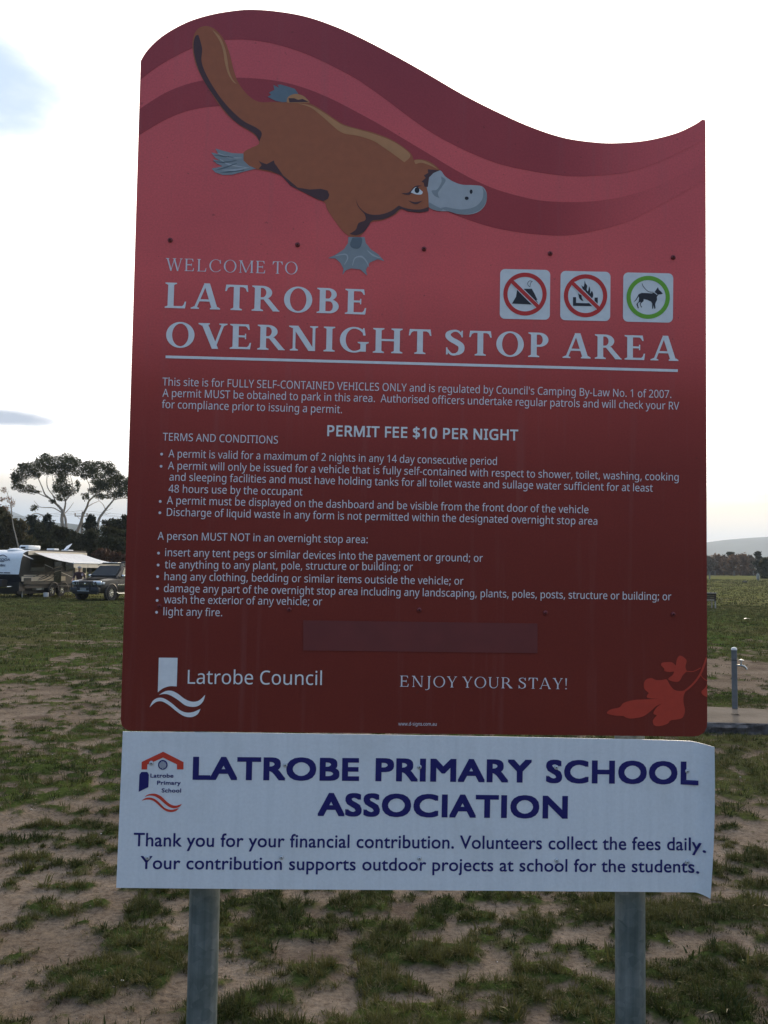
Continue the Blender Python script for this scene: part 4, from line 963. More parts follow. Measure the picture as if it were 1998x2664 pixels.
q.px([stroke([(1511, 262), (1495, 312), (1468, 372), (1428, 425), (1378, 468)], [8, 13, 13, 12, 12])], zl)
q.px([stroke([(1388, 346), (1430, 347), (1476, 325)], 5)], zl); q.px([stroke([(1472, 362), (1488, 386), (1514, 406)], 5)], zl)
q.px([spl([(1514, 425, 1), (1500, 450), (1480, 470), (1486, 490), (1515, 506, 1)])], zl)
q.each('leaf_print', M_leaf, sign)

# --- screws
M_scr = mat('painted_screw', (.20, .035, .035), .4, .3); M_scs = mat('pale_screw', (.55, .57, .58), .45, .3); M_hole = mat('screw_socket', (.02, .015, .015), .8)
def screw(px, py, m, r, parent, fn=None):
    p = S(px, py); z = fn(p.x) if fn else 0
    mb = MB(); mb.lathe([(r * 1.25, .0003), (r * 1.25, .0011), (r, .0013), (r * .95, .0032), (r * .6, .0042), (r * .42, .0042), (r * .40, .0022), (0, .0022)], (p.x, p.y, z), n=16)
    o = mb.build('screw', m, parent, smooth=True)
    h = MB(); h.lathe([(r * .37, .0024), (0, .00245)], (p.x, p.y, z), n=6); h.build('socket', M_hole, o)
for p in ((443, 625), (774, 637), (1103, 648), (1431, 660), (1751, 670), (415, 1577), (752.5, 1586), (1091, 1587), (1419, 1594.6), (1751, 1598)): screw(p[0], p[1], M_scr, .0042, sign)

# --- rails and posts
M_galv, N, L, b = nodes('galvanised_steel')
t = N.new('ShaderNodeTexCoord')
vor = N.new('ShaderNodeTexVoronoi'); vor.inputs['Scale'].default_value = 55; L.new(t.outputs['Object'], vor.inputs['Vector'])
spn = ramp(N, L, vor.outputs['Color'], [(0, (.12, .145, .145)), (1, (.20, .22, .22))])
mpz = N.new('ShaderNodeMapping'); mpz.inputs['Scale'].default_value = (30, 1.2, 30); L.new(t.outputs['Object'], mpz.inputs[0])
stn = ramp(N, L, noise(N, L, mpz.outputs[0], 2, 5), [(.35, (.62, .68, .66)), (.65, (1.2, 1.15, 1.1))])
stn = mixc(N, L, 1.0, stn, ramp(N, L, noise(N, L, t.outputs['Object'], 9, 6, .65), [(.35, (.70, .74, .72)), (.62, (1.15, 1.15, 1.15))]), 'MULTIPLY')
L.new(mixc(N, L, 1.0, spn, stn, 'MULTIPLY'), b.inputs['Base Color']); b.inputs['Metallic'].default_value = .35; b.inputs['Roughness'].default_value = .55
def post(xt, yt, xb, yb, ytop):
    D_ = -.0032 - .022 - .036
    a = S(xt, yt, D_); c = S(xb, yb, D_); d_ = (a - c).normalized()
    ps = SM @ c
    ground = c - d_ * ((c.y) / d_.y + .25); topp = a + d_ * ((y_of(ytop) - a.y) / d_.y)
    r = .0313
    mb = MB(); mb.tube([ground, topp], r, n=28); mb.tube([topp, topp + d_ * .004], [r * 1.04, r * .9], n=28)
    return mb.build('post', M_galv, sign, smooth=True)
post(533, 2320, 524.5, 2664, 560)
post(1639, 2320, 1640, 2664, 560)
for yy in (640, 1588, 1992, 2236):
    x0, x1 = (395, 1800) if yy < 1700 else (345, 1800)
    a = S(x0, yy - (13 if yy < 1000 else 5)); b_ = S(x1, yy + (22 if yy < 1000 else 8))
    par = sign if yy < 1700 else school
    d_ = (b_ - a); L_ = d_.length; d_.normalize(); Mx = Matrix((d_, Vector((-d_.y, d_.x, 0)), Vector((0, 0, 1)))).transposed()
    mb = MB(); c = (a + b_) / 2
    mb.box((c.x, c.y, -.0145), (L_, .038, .021), Mx); mb.build('rail', M_edge, par)

# --- white board with its bent right end
u0 = S(1800, 2100).x; u1 = S(1852, 2100).x
def bend(u):
    if u <= u0: return 0.0
    t_ = (u - u0) / (u1 - u0); return .052 * min(t_, 1.3) ** 1.7
tl, tr, bl, br_ = (319.5, 1903.4), (1788, 1927.5), (302.4, 2309.8), (1800, 2321.2)
topE = [(319.5, 1903.4), (620, 1906.5), (1100, 1913.4), (1500, 1920.5), (1730, 1925.5), (1796, 1928)]
botE = [(302.4, 2309.8), (700, 2313.5), (1100, 2316), (1500, 2319), (1730, 2320.8), (1808, 2321.4)]
cols = []
def lerp_edge(E, t_):
    xs = [p[0] for p in E]; x = xs[0] + (xs[-1] - xs[0]) * t_; return x, float(np.interp(x, xs, [p[1] for p in E]))
NC, NR = 40, 10
for i in range(NC + 1):
    t_ = i / NC; a = S(*lerp_edge(topE, t_)); c = S(*lerp_edge(botE, t_)); cols.append([a.lerp(c, k / NR) for k in range(NR + 1)])
ta, tb = cols[-1][0].copy(), cols[-1][-1].copy()
eT = S(1859, 1943.5, .030); eB = S(1848.5, 2338, .026); eM = S(1858, 2130, .052)
for j in range(1, 9):
    s_ = j / 8; w = s_ ** 2.0
    a = ta.lerp(Vector((eT.x, eT.y, 0)), s_); c = tb.lerp(Vector((eB.x, eB.y, 0)), s_ )
    col_ = []
    for k in range(NR + 1):
        p = a.lerp(c, k / NR); p.z = (eT.z * (1 - k / NR) + eB.z * k / NR) * w
        p.x += math.sin(k / NR * math.pi) * .004 * s_
        col_.append(p)
    cols.append(col_)
m_board, N, L, b = nodes('white_board')
t = N.new('ShaderNodeTexCoord'); mpz = N.new('ShaderNodeMapping'); mpz.inputs['Scale'].default_value = (60, 2.5, 10); L.new(t.outputs['Object'], mpz.inputs[0])
c = ramp(N, L, noise(N, L, mpz.outputs[0], 1, 5, .6), [(.25, (.71, .73, .74)), (.55, (.76, .78, .79)), (.75, (.78, .80, .81))])
c = mixc(N, L, 1.0, c, ramp(N, L, noise(N, L, t.outputs['Object'], 150, 4, .6), [(.3, (.95, .95, .95)), (.7, (1.03, 1.03, 1.03))]), 'MULTIPLY')
dirtf = mth(N, L, 'MULTIPLY', ramp(N, L, noise(N, L, t.outputs['Object'], 5, 6, .65), [(.52, (0, 0, 0)), (.75, (1, 1, 1))]), .35)
c = mixc(N, L, dirtf, c, (.52, .53, .50))
L.new(c, b.inputs['Base Color']); b.inputs['Roughness'].default_value = .5
n_c = len(cols); vs = [p for c_ in cols for p in c_]; k = len(vs)
vs += [p + Vector((0, 0, -.0025)) for p in vs]
nr = NR + 1; fs = []
for i in range(n_c - 1):
    for j in range(NR):
        q = i * nr + j; fs.append((q, q + 1, q + nr + 1, q + nr)); fs.append((k + q, k + q + nr, k + q + nr + 1, k + q + 1))
for i in range(n_c - 1):
    fs.append((i * nr, (i + 1) * nr, k + (i + 1) * nr, k + i * nr)); q = i * nr + NR; fs.append((q, k + q, k + q + nr, q + nr))
for j in range(NR):
    fs.append((j, k + j, k + j + 1, j + 1)); q = (n_c - 1) * nr + j; fs.append((q, q + 1, k + q + 1, k + q))
o = mk('board', vs, fs, [m_board, M_edge], school)
bm = bmesh.new(); bm.from_mesh(o.data); bmesh.ops.recalc_face_normals(bm, faces=bm.faces); bm.to_mesh(o.data); bm.free()
xs_ = np.array([c_[0].x for c_ in cols]); zT = np.array([c_[0].z for c_ in cols])
def bfn(u): return float(np.interp(u, xs_, zT)) if u > xs_[NC] - .002 else 0.0

M_navy = vmat('navy_vinyl', (.012, .012, .13)); M_orange = vmat('orange_vinyl', (.62, .055, .03))
def gill_line(text, s, e, cap, m, off=0.0, parent=None, d=.0007, split=False):
    cu = bpy.data.curves.new('tmp', 'FONT'); cu.body = text; cu.size = 1; cu.resolution_u = 4; cu.space_character = 1.0 + off * 2.2
    cu.dimensions = '2D'; cu.fill_mode = 'FRONT'
    ob = bpy.data.objects.new('tmp', cu); C.objects.link(ob)
    dg = bpy.context.evaluated_depsgraph_get(); dg.update(); me = ob.evaluated_get(dg).to_mesh()
    V_ = [v.co.copy() for v in me.vertices]; F_ = [tuple(p.vertices) for p in me.polygons]
    ob.evaluated_get(dg).to_mesh_clear()
    bpy.data.objects.remove(ob); bpy.data.curves.remove(cu)
    x0 = min(v.x for v in V_); x1 = max(v.x for v in V_)
    # cap height from the first capital
    yc = GILLCAP + 2 * off
    a = S(*s); b_ = S(*e); up = (S(s[0], s[1] - cap) - a).length / yc
    dd = b_ - a; kx = dd.length / (x1 - x0); dd.normalize(); nn = Vector((-dd.y, dd.x, 0))
    out = []; F0 = F_; F_ = []
    for si, (sx_, sy_) in enumerate([(a_ * off, b_ * off) for a_ in (0, -1, 1) for b_ in (0, -1, 1)] if off else [(0, 0)]):
        b0 = len(out)
        for v in V_:
            w = a + dd * ((v.x + sx_ - x0) * kx) + nn * ((v.y + off + sy_) * up); w.z = d + si * .00001 + bfn(w.x) + (.0012 if w.x > u0 - .004 else 0); out.append(w)
        F_ += [tuple(b0 + i for i in f_) for f_ in F0]
    pr = Print(); pr.v = out; pr.f = F_
    o = pr.build('lettering', m, parent or school)
    if not split: return tag(o, kind='stuff')
    # one object per letter (capitals are single islands)
    par = list(range(len(out)))
    def root_(i):
        while par[i] != i: par[i] = par[par[i]]; i = par[i]
        return i
    for f_ in F_:
        for i in f_[1:]: par[root_(i)] = root_(f_[0])
    # the shifted copies of a letter belong together
    nv = len(V_)
    for i in range(nv, len(out)): par[root_(i)] = root_(i % nv)
    isl = {}
    for f_ in F_: isl.setdefault(root_(f_[0]), []).append(f_)
    bpy.data.objects.remove(o)
    for fl in isl.values():
        ids = sorted({i for f_ in fl for i in f_}); ix = {i: k_ for k_, i in enumerate(ids)}
        p = Print(); p.v = [out[i] for i in ids]; p.f = [tuple(ix[i] for i in f_) for f_ in fl]; p.build('letter', m, parent or school)
cu = bpy.data.curves.new('tmp', 'FONT'); cu.body = 'H'; cu.size = 1; ob = bpy.data.objects.new('tmp', cu); C.objects.link(ob)
dg = bpy.context.evaluated_depsgraph_get(); dg.update(); GILLCAP = max(v.co.y for v in ob.evaluated_get(dg).to_mesh().vertices); bpy.data.objects.remove(ob)
gill_line('LATROBE', (504, 2028.5), (931, 2031.5), 60, M_navy, .031, split=True)
gill_line('PRIMARY', (979.5, 2032), (1380.6, 2036), 60, M_navy, .031, split=True)
gill_line('SCHOOL', (1423, 2036.5), (1811, 2041), 60, M_navy, .031, split=True)
gill_line('ASSOCIATION', (829, 2122.5), (1473.7, 2129.8), 60, M_navy, .031, split=True)
gill_line('Thank you for your financial contribution. Volunteers collect the fees daily.', (347.7, 2201.3), (1828, 2212.5), 35, M_navy, .009)
gill_line('Your contribution supports outdoor projects at school for the students.', (365.5, 2260.6), (1815, 2270), 34, M_navy, .009)
zs = ZM(350, 1940, 11.06)
q = Print(.0007); q.px([[(825, 170), (1412, 468), (1408, 680), (1222, 680), (1222, 535), (822, 340), (368, 540), (362, 680), (203, 680), (208, 465)]], zs)
emb = q.build('school_emblem', M_orange, school)
q.__init__(.0007)
q.px([spl([(295, 1470, 1), (370, 1410), (470, 1382), (590, 1378), (700, 1415), (800, 1480), (900, 1580), (1000, 1660), (1100, 1710), (1200, 1722), (1290, 1700), (1362, 1672, 1), (1300, 1750), (1220, 1785), (1120, 1795), (1010, 1765), (900, 1690), (800, 1600), (700, 1520), (600, 1460), (500, 1435), (400, 1435)])], zs)
q.px([spl([(205, 1582, 1), (290, 1520), (380, 1490), (490, 1495), (600, 1540), (700, 1620), (800, 1720), (880, 1790), (980, 1830), (1080, 1840), (1180, 1820), (1275, 1792, 1), (1220, 1855), (1130, 1895), (1030, 1905), (920, 1880), (810, 1810), (700, 1710), (600, 1620), (500, 1565), (400, 1545), (300, 1555)])], zs)
q.each('wave', M_orange, emb)
q = Print(.0007); q.px([[(200, 752), (370, 752), (414, 830), (400, 1190), (122, 1325), (145, 830)]], zs)
q.px([circ(815, 548, 138, 142, 40)], zs); q.each('emblem_block', M_navy, emb)
q = Print(.0010)
for k in range(8):
    y = 455 + k * 28; hw = math.sqrt(max(105 ** 2 - (y - 548) ** 2, 40)); q.px([[(815 - hw, y), (815 + hw, y), (815 + hw, y + 13), (815 - hw, y + 13)]], zs)
q.each('emblem_stripe', M_pw, emb)
def zsp(x, y): return zs(x, y)
gill_line('Latrobe', zsp(462, 915), zsp(1115, 917), 10.6, M_navy, .022, parent=emb)
gill_line('Primary', zsp(655, 1122), zsp(1325, 1124), 10.6, M_navy, .022, parent=emb)
gill_line('School', zsp(785, 1342), zsp(1335, 1345), 10.6, M_navy, .022, parent=emb)
for p in ((394, 1985), (742, 1990), (1091, 1995), (1447, 1996), (1788, 2006), (384, 2231), (732, 2230), (1091, 2233), (1448, 2238), (1788, 2242)): screw(p[0], p[1], M_scs, .0038, school, bfn)

# ------------------------------------------------------------------ far hills
# air: pale haze that greys the far hills
M_haze = bpy.data.materials.new('haze'); M_haze.use_nodes = True; N = M_haze.node_tree.nodes; L = M_haze.node_tree.links
N.remove(N['Principled BSDF']); pv = N.new('ShaderNodeVolumePrincipled'); pv.inputs['Density'].default_value = 2.2e-4; pv.inputs['Color'].default_value = (.72, .85, 1.0, 1); pv.inputs['Anisotropy'].default_value = .3
L.new(pv.outputs[0], N['Material Output'].inputs['Volume'])
hz = MB().box((0, 2900, 198), (13800, 13000, 404)).build('haze', M_haze)
tag(hz, 'thin pale haze in the air over the whole paddock', 'haze', kind='stuff')
M_hill = mat('wooded_hill', (.035, .050, .030), .95, var=.5, scale=.006, spec=.1)
def hill(name, label, prof, Y, depth, rise):
    """prof: photo pixels of the skyline; the ridge stands at depth Y and slopes down towards the reader"""
    xs = np.array([p[0] for p in prof]); ys = np.array([p[1] for p in prof])
    n = 160; vs = []
    for j, (f, k) in enumerate(((-1.0, 0.0), (-.72, .22), (-.45, .5), (-.2, .82), (0, 1.0), (.4, .8), (.9, .3))):
        for i in range(n + 1):
            px = xs[0] + (xs[-1] - xs[0]) * i / n
            y = float(np.interp(px, xs, ys))
            q = at(px, y, Y)
            jag = (fbm(np.array([px * .10 + j * 9]), np.array([j * 3.1]), 5, 4)[0] - .5) * rise
            tree = (fbm(np.array([px * .9]), np.array([j * 3.1]), 15, 3)[0] - .5) * rise * .35
            h = (q.z + tree) * k + jag * (1 - abs(k - .5) * 2 * 0) * (0 if k in (0, 1) else 1)
            vs.append((q.x * (Y + f * depth) / Y, Y + f * depth + jag * 2, max(h, -2) if k else -2))
    m = n + 1; fs = [(j * m + i, j * m + i + 1, (j + 1) * m + i + 1, (j + 1) * m + i) for j in range(6) for i in range(n)]
    o = mk(name, vs, fs, M_hill, smooth=True)
    return tag(o, label, kind='structure')
hill('hills', 'long blue-grey wooded ridge along the skyline', [(-2600, 1400), (-1500, 1360), (-700, 1330), (-300, 1305), (-100, 1300), (0, 1318), (15, 1322), (40, 1333), (67, 1345), (100, 1357), (150, 1366), (300, 1372), (700, 1390), (1200, 1410), (1700, 1424), (1840, 1411), (1863, 1410), (1900, 1403), (1930, 1400), (1945, 1402), (1968, 1398), (1998, 1397), (2300, 1385), (2800, 1380), (3400, 1400), (4500, 1440)], 3600, 1500, 25)
hill('hills', 'nearer dark wooded rise beyond the paddock', [(-900, 1400), (-200, 1372), (60, 1362), (120, 1358), (145, 1360), (206, 1364), (330, 1370), (700, 1395), (1000, 1440), (1200, 1492)], 1700, 600, 10)

# ------------------------------------------------------------------ trees
class Leaves:
    def __init__(s): s.v = []; s.t = []
    def blob(s, c, r, n, size, tone=.5, shell=.35, flat=1.0):
        c = np.array(c, float); r = np.array(r, float)
        d = rng.normal(size=(n, 3)); d /= np.linalg.norm(d, axis=1)[:, None]
        rr = rng.uniform(shell, 1.0, n) ** .6
        # clumps: pull points to a few sub-centres so that gaps open between them
        k = max(7, n // 70); sub = rng.normal(size=(k, 3)); sub /= np.linalg.norm(sub, axis=1)[:, None]; sub *= rng.uniform(.45, .95, k)[:, None]
        w = rng.integers(0, k, n)
        p = sub[w] + d * rr[:, None] * rng.uniform(.30, .62, k)[w][:, None]
        uni = rng.random(n) < .38
        p = np.where(uni[:, None], d * (rng.random(n) ** .40)[:, None] * 1.02, p)
        p = c + p * r
        a = rng.normal(size=(n, 3)); a /= np.linalg.norm(a, axis=1)[:, None]
        b_ = np.cross(a, rng.normal(size=(n, 3))); b_ /= np.linalg.norm(b_, axis=1)[:, None]
        sz = size * rng.uniform(.5, 1.4, n)[:, None]
        a = a * sz; b_ = b_ * sz * .45
        s.v.append(np.stack([p - a * .5, p + b_ * .5, p + a * .5, p - b_ * .5], 1).reshape(-1, 3))
        tn = np.clip(tone + rng.normal(0, .22, k)[w] + rng.normal(0, .15, n), 0, 1)
        s.t.append(np.repeat(tn, 4))
    def build(s, name, m, parent):
        V = np.concatenate(s.v); n = len(V) // 4
        f = np.arange(n * 4).reshape(n, 4)
        return mk(name, V, f, m, parent, attrs={'tint': np.concatenate(s.t)})
L_gum = leafmat('gum_leaf', (.034, .042, .018), (.095, .098, .042), .32)
L_dark = leafmat('dark_leaf', (.020, .022, .009), (.055, .055, .022), .25)
L_conif = leafmat('conifer_leaf', (.012, .018, .012), (.034, .042, .022), .15)
L_olive = leafmat('olive_leaf', (.045, .045, .018), (.13, .10, .045), .30)
L_rust = leafmat('rusty_leaf', (.055, .028, .016), (.12, .060, .035), .25)
L_autumn = leafmat('autumn_leaf', (.13, .082, .055), (.30, .18, .105), .25)
L_autg = leafmat('grey_brown_leaf', (.11, .085, .064), (.22, .17, .13), .25)
M_gumbark = mat('pale_gum_bark', (.30, .25, .20), .8, var=.35, scale=1.5, stretch=(6, 6, 1))
M_bark = mat('dark_bark', (.07, .055, .045), .9, var=.3, scale=2)
M_palebark = mat('dead_pale_bark', (.34, .29, .23), .85, var=.2, scale=2)
z2 = ZM(0, 1150, 4.022)
def limb(mb, pts, w0, w1, Y, dy=0.0, zm=z2, n=7):
    """tapered limb through traced points; w in metres; drifts dy metres in depth"""
    P = spl([p for p in pts], False, 4); out = []; ra = []
    for i, p in enumerate(P):
        t = i / (len(P) - 1); q = at(*zm(*p), Y + dy * t); out.append(q); ra.append((w0 + (w1 - w0) * t) / 2 * (1 + .08 * math.sin(i * 2.3)))
    mb.tube(out, ra, n)
def tree(name, label, Y, limbs, blobs, leaf, bark, size=.2, dens=420, tone=.5, group=None, cat='tree', zm=z2, spread=1.3, base=None, rz=.9, solid=False):
    pts = [zm(*p[:2]) for p in (limbs[0][0] if limbs else [blobs[0]])]
    b0 = at(pts[0][0], pts[0][1], Y); bx = b0.x if base is None else base
    root = empty(name, (bx, Y, gz(bx, Y))); Mi = Vector(root.location)
    mb = MB()
    if limbs:
        g0 = Vector((b0.x, Y, gz(b0.x, Y) - .2)); w = limbs[0][1]
        if b0.z > g0.z + .3: mb.tube([g0, g0.lerp(b0, .5) + Vector((.05, 0, 0)), b0], [w * .62, w * .53, w * .5], 8)
        for l in limbs: limb(mb, l[0], l[1], l[2], Y, l[3] if len(l) > 3 else 0, zm)
    else:
        mb.tube([Vector((bx, Y, gz(bx, Y) - .2)), Vector((bx + .1, Y, gz(bx, Y) + 2.5))], [.16, .08], 7)
    mb.v = [v - Mi for v in mb.v]; mb.build('trunk', bark, root, smooth=True)
    lv = Leaves(); k = abs(at(*zm(1, 0), Y).x - at(*zm(0, 0), Y).x)
    for bl in blobs:
        q = at(*zm(bl[0], bl[1]), Y + rng.uniform(-spread, spread))
        g_k = 1.1 if name == 'gum_tree' else (1.14 if solid else 1.0)
        rx, rz_ = bl[2] * k * g_k, bl[3] * k * g_k
        n = int(max(60, dens * rx * rz_ / (size / .2) ** 2))
        tn = bl[4] if len(bl) > 4 else tone
        lv.blob(q - Mi, (rx, (rx + rz_) / 2 * rz, rz_), int(n * 2.2), size, tn)
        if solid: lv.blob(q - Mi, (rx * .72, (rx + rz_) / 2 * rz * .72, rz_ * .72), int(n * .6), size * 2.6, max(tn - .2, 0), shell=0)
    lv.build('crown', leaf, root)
    return tag(root, label, cat, group)
G_ = 'tall gum trees behind the caravan'
tree('gum_tree', 'tall spreading gum tree with forked pale trunk, left of the power pole', 100,
     [([(655, 895), (648, 800), (655, 730), (630, 690), (590, 650), (520, 590), (470, 545), (440, 470), (395, 370)], .42, .08),
      ([(692, 895), (685, 800), (665, 745), (680, 680), (684, 620), (660, 560), (640, 480), (620, 400)], .30, .08, 1.5),
      ([(640, 735), (560, 690), (480, 685), (420, 680), (385, 650), (355, 610)], .12, .03, -1), ([(680, 745), (730, 690), (770, 630)], .10, .03, 1),
      ([(650, 890), (600, 885), (560, 860), (500, 800), (430, 760), (370, 745), (330, 765), (260, 800), (200, 820)], .18, .03, -1.5),
      ([(440, 760), (400, 800), (430, 840)], .08, .02, -1.5),
      ([(590, 650), (555, 560), (500, 480), (490, 400), (500, 300)], .16, .05, -1), ([(520, 590), (420, 545), (300, 480), (200, 460)], .14, .03, 1.2), ([(684, 620), (740, 540), (760, 450), (720, 300)], .15, .04, 1), ([(640, 480), (560, 400), (540, 300)], .1, .03, .8)],
     [(480, 160, 60, 45), (430, 240, 95, 70), (300, 280, 100, 60), (215, 350, 85, 70), (180, 440, 62, 60), (280, 490, 80, 40), (350, 520, 60, 28), (560, 215, 95, 60), (700, 175, 95, 52), (640, 290, 105, 62), (740, 240, 85, 65), (650, 360, 62, 60), (640, 450, 78, 66), (700, 520, 80, 60), (640, 580, 55, 36), (550, 620, 32, 22), (362, 690, 42, 34), (590, 500, 50, 45), (800, 210, 52, 50), (360, 330, 70, 45), (500, 300, 70, 45), (800, 320, 45, 35), (810, 460, 30, 60, .6), (150, 380, 35, 50), (240, 250, 55, 35)],
     L_gum, M_gumbark, .17, 640, group=G_)
tree('gum_tree', 'gum tree with one leaning trunk, directly behind the power pole', 103,
     [([(805, 940), (840, 860), (870, 760), (910, 680), (930, 620), (980, 570), (1020, 530), (1050, 450), (1060, 330)], .36, .07),
      ([(930, 620), (925, 540), (938, 460), (900, 370), (905, 290)], .14, .04, 1), ([(912, 680), (970, 645), (1040, 615)], .11, .03, -1), ([(980, 570), (970, 480), (1010, 400)], .1, .03, 1)],
     [(870, 270, 52, 50), (925, 240, 62, 45), (1035, 250, 78, 55), (1000, 330, 92, 50), (895, 350, 50, 42), (1000, 510, 62, 48), (895, 575, 36, 40), (1050, 565, 55, 35), (1010, 410, 60, 40), (960, 300, 60, 40), (1040, 470, 50, 50)],
     L_gum, M_gumbark, .17, 640, group=G_)
tree('gum_tree', 'gum tree half hidden behind the red sign, its limbs bare at the bottom', 98,
     [([(1020, 885), (1040, 800), (1080, 740), (1115, 695), (1160, 640), (1190, 600), (1212, 550), (1180, 470), (1170, 360)], .32, .07),
      ([(1190, 605), (1260, 590), (1340, 585)], .12, .03, 1), ([(1102, 705), (1075, 650), (1020, 600)], .1, .03, -1), ([(1212, 550), (1270, 480), (1290, 400)], .12, .04, 1), ([(1100, 715), (1130, 712), (1180, 690)], .06, .02), ([(1080, 745), (1120, 755), (1155, 740)], .06, .02)],
     [(1130, 270, 75, 58), (1185, 330, 75, 60), (1085, 400, 92, 60), (1180, 420, 82, 60), (1265, 440, 82, 62), (1300, 530, 62, 66), (1160, 560, 62, 40), (1340, 430, 55, 55), (1420, 470, 60, 60), (1450, 560, 50, 50), (1110, 480, 60, 45), (1240, 370, 50, 40), (1240, 530, 50, 40)],
     L_gum, M_gumbark, .17, 640, group=G_)

# line of dark scrub and conifers behind the caravan
GB_ = 'dark shrubs and trees behind the caravan'
def bush(label, Y, blobs, leaf, size=.26, dens=520, name='shrub', cat='shrub', tone=.5, zm=z2, group=GB_, bark=M_bark):
    mx = sum(b_[0] for b_ in blobs) / len(blobs)
    q = at(*zm(mx, blobs[0][1]), Y)
    return tree(name, label, Y, [], blobs, leaf, bark, size, dens, tone, group, cat, zm, .8, base=q.x, rz=.8, solid=True)
bush('dark pointed conifer under the left gum tree, left of two', 88, [(335, 800, 45, 35), (330, 860, 70, 60), (335, 950, 90, 80), (340, 1060, 100, 80), (320, 1180, 100, 80)], L_conif, name='conifer', cat='conifer')
bush('dark conifer under the left gum tree, right of two', 90, [(495, 790, 38, 35), (490, 860, 65, 50), (500, 940, 85, 70), (510, 1060, 110, 80), (500, 1200, 110, 80)], L_conif, name='conifer', cat='conifer')
bush('round dark conifer to the right of the power pole', 86, [(955, 800, 45, 38), (950, 860, 70, 50), (950, 920, 75, 45)], L_conif, name='conifer', cat='conifer')
bush('low dark shrub at the foot of the forked gum trunk', 80, [(640, 930, 85, 45), (700, 960, 70, 40), (620, 1020, 110, 80), (690, 1120, 120, 90), (640, 1230, 120, 90)], L_dark)
bush('low dark shrub below the gap where the far hill shows', 78, [(790, 985, 80, 40), (830, 1060, 110, 80), (820, 1170, 120, 90), (800, 1270, 120, 60)], L_dark)
bush('bushy dark tree with dull green top, below the leaning gum', 77, [(960, 970, 90, 60), (900, 1000, 70, 45), (980, 1070, 120, 80), (960, 1190, 120, 90), (950, 1290, 120, 60)], L_dark, tone=.65)
bush('dark shrub with reddish lower leaves behind the parked car', 74, [(1130, 940, 80, 50), (1200, 960, 85, 60), (1120, 1060, 120, 80), (1240, 1080, 100, 80)], L_dark, tone=.7)
bush('low reddish brown shrub behind the parked car roof', 70, [(1060, 1190, 100, 60), (1170, 1200, 110, 60), (1260, 1220, 90, 50), (1120, 1270, 130, 50)], L_rust)
bush('flat topped dark tree against the sky beside the red sign', 92, [(1110, 840, 50, 28), (1180, 840, 60, 38), (1250, 850, 60, 40), (1310, 800, 45, 40), (1160, 900, 100, 40), (1290, 900, 90, 60), (1380, 820, 70, 60)], L_dark, name='dark_tree', cat='tree')
bush('tall dark shrub hard against the red sign edge', 76, [(1290, 980, 80, 60), (1300, 1080, 80, 80), (1380, 1000, 90, 80), (1400, 1150, 110, 100), (1290, 1180, 60, 60)], L_dark, tone=.6)
bush('dark shrub filling the gap between the two conifers', 84, [(420, 890, 60, 45), (420, 980, 70, 70), (415, 1090, 90, 80), (420, 1200, 100, 80)], L_dark)
bush('dark shrub right of the right hand conifer', 84, [(580, 920, 45, 45), (580, 1010, 60, 60), (580, 1120, 80, 80)], L_dark)
bush('olive brown willow at the far left edge behind the caravan', 72, [(10, 720, 60, 50, .4), (60, 800, 60, 70, .5), (20, 860, 90, 80, .6), (120, 850, 70, 60, .5), (60, 960, 110, 90, .6), (20, 1060, 110, 80, .5), (-80, 820, 90, 100), (-80, 980, 110, 110)], L_olive, name='willow', cat='tree', tone=.5)
bush('olive brown shrub to the left of the dark conifers', 73, [(200, 850, 60, 40, .5), (190, 930, 90, 80, .5), (230, 1010, 90, 60, .45), (180, 1060, 100, 60, .5), (300, 1060, 90, 50, .3)], L_olive)
bush('dense dark shrub directly behind the caravan roof', 70, [(500, 1120, 130, 70), (620, 1150, 120, 70), (740, 1160, 120, 70), (400, 1110, 90, 50), (560, 1250, 200, 60)], L_dark, tone=.4)
for i, (x, Y, lf, w) in enumerate(((-420, 74, L_olive, .6), (-900, 80, L_dark, .5), (1700, 76, L_dark, .5), (2250, 80, L_dark, .5), (2900, 84, L_olive, .5), (3600, 90, L_dark, .5))):
    pass
# bare sapling on the far left
root = tree('bare_sapling', 'thin pale sapling with a few pinkish twigs, at the far left', 66,
     [([(190, 1090), (165, 980), (140, 880), (120, 740), (105, 640), (70, 520), (30, 470)], .10, .02), ([(125, 760), (120, 640), (118, 560)], .05, .015), ([(108, 650), (60, 600), (10, 590)], .03, .01), ([(120, 700), (150, 640), (165, 600)], .03, .01), ([(110, 640), (80, 560), (90, 510)], .03, .01), ([(130, 800), (80, 700), (60, 640)], .03, .01)],
     [(40, 500, 40, 35, .8), (90, 600, 50, 35, .8), (20, 600, 30, 25, .8), (130, 640, 30, 40, .8), (70, 690, 40, 30, .7)], L_autumn, M_palebark, .10, 14, group=None)

# power pole and wires
pp = empty('power_pole', (at(212, 1400, 112).x, 112, gz(at(212, 1400, 112).x, 112)))
tag(pp, 'power pole with one crossarm and insulators between the gum trees', 'power pole')
pz = at(212, 1337, 112).z - pp.location.z
M_pole = mat('weathered_pole', (.17, .15, .13), .85)
MB().tube([(0, 0, -.3), (0, 0, pz)], [.17, .12], 10).build('pole', M_pole, pp, smooth=True)
aw = abs(at(193, 1340, 112).x - at(228, 1340, 112).x)
MB().box((-.05, -.14, pz - .28), (aw, .12, .12)).build('crossarm', M_pole, pp)
for x in (-aw / 2 + .05, 0.0, aw / 2 - .15):
    MB().lathe([(.03, 0), (.07, .05), (.09, .12), (.05, .16), (.09, .22), (.06, .32), (0, .34)], (x - .05 if x else 0, -.14 if x else 0, pz - .22 + (0.22 if not x else 0)), n=10).build('insulator', mat('brown_insulator', (.10, .06, .05), .3), pp, smooth=True)
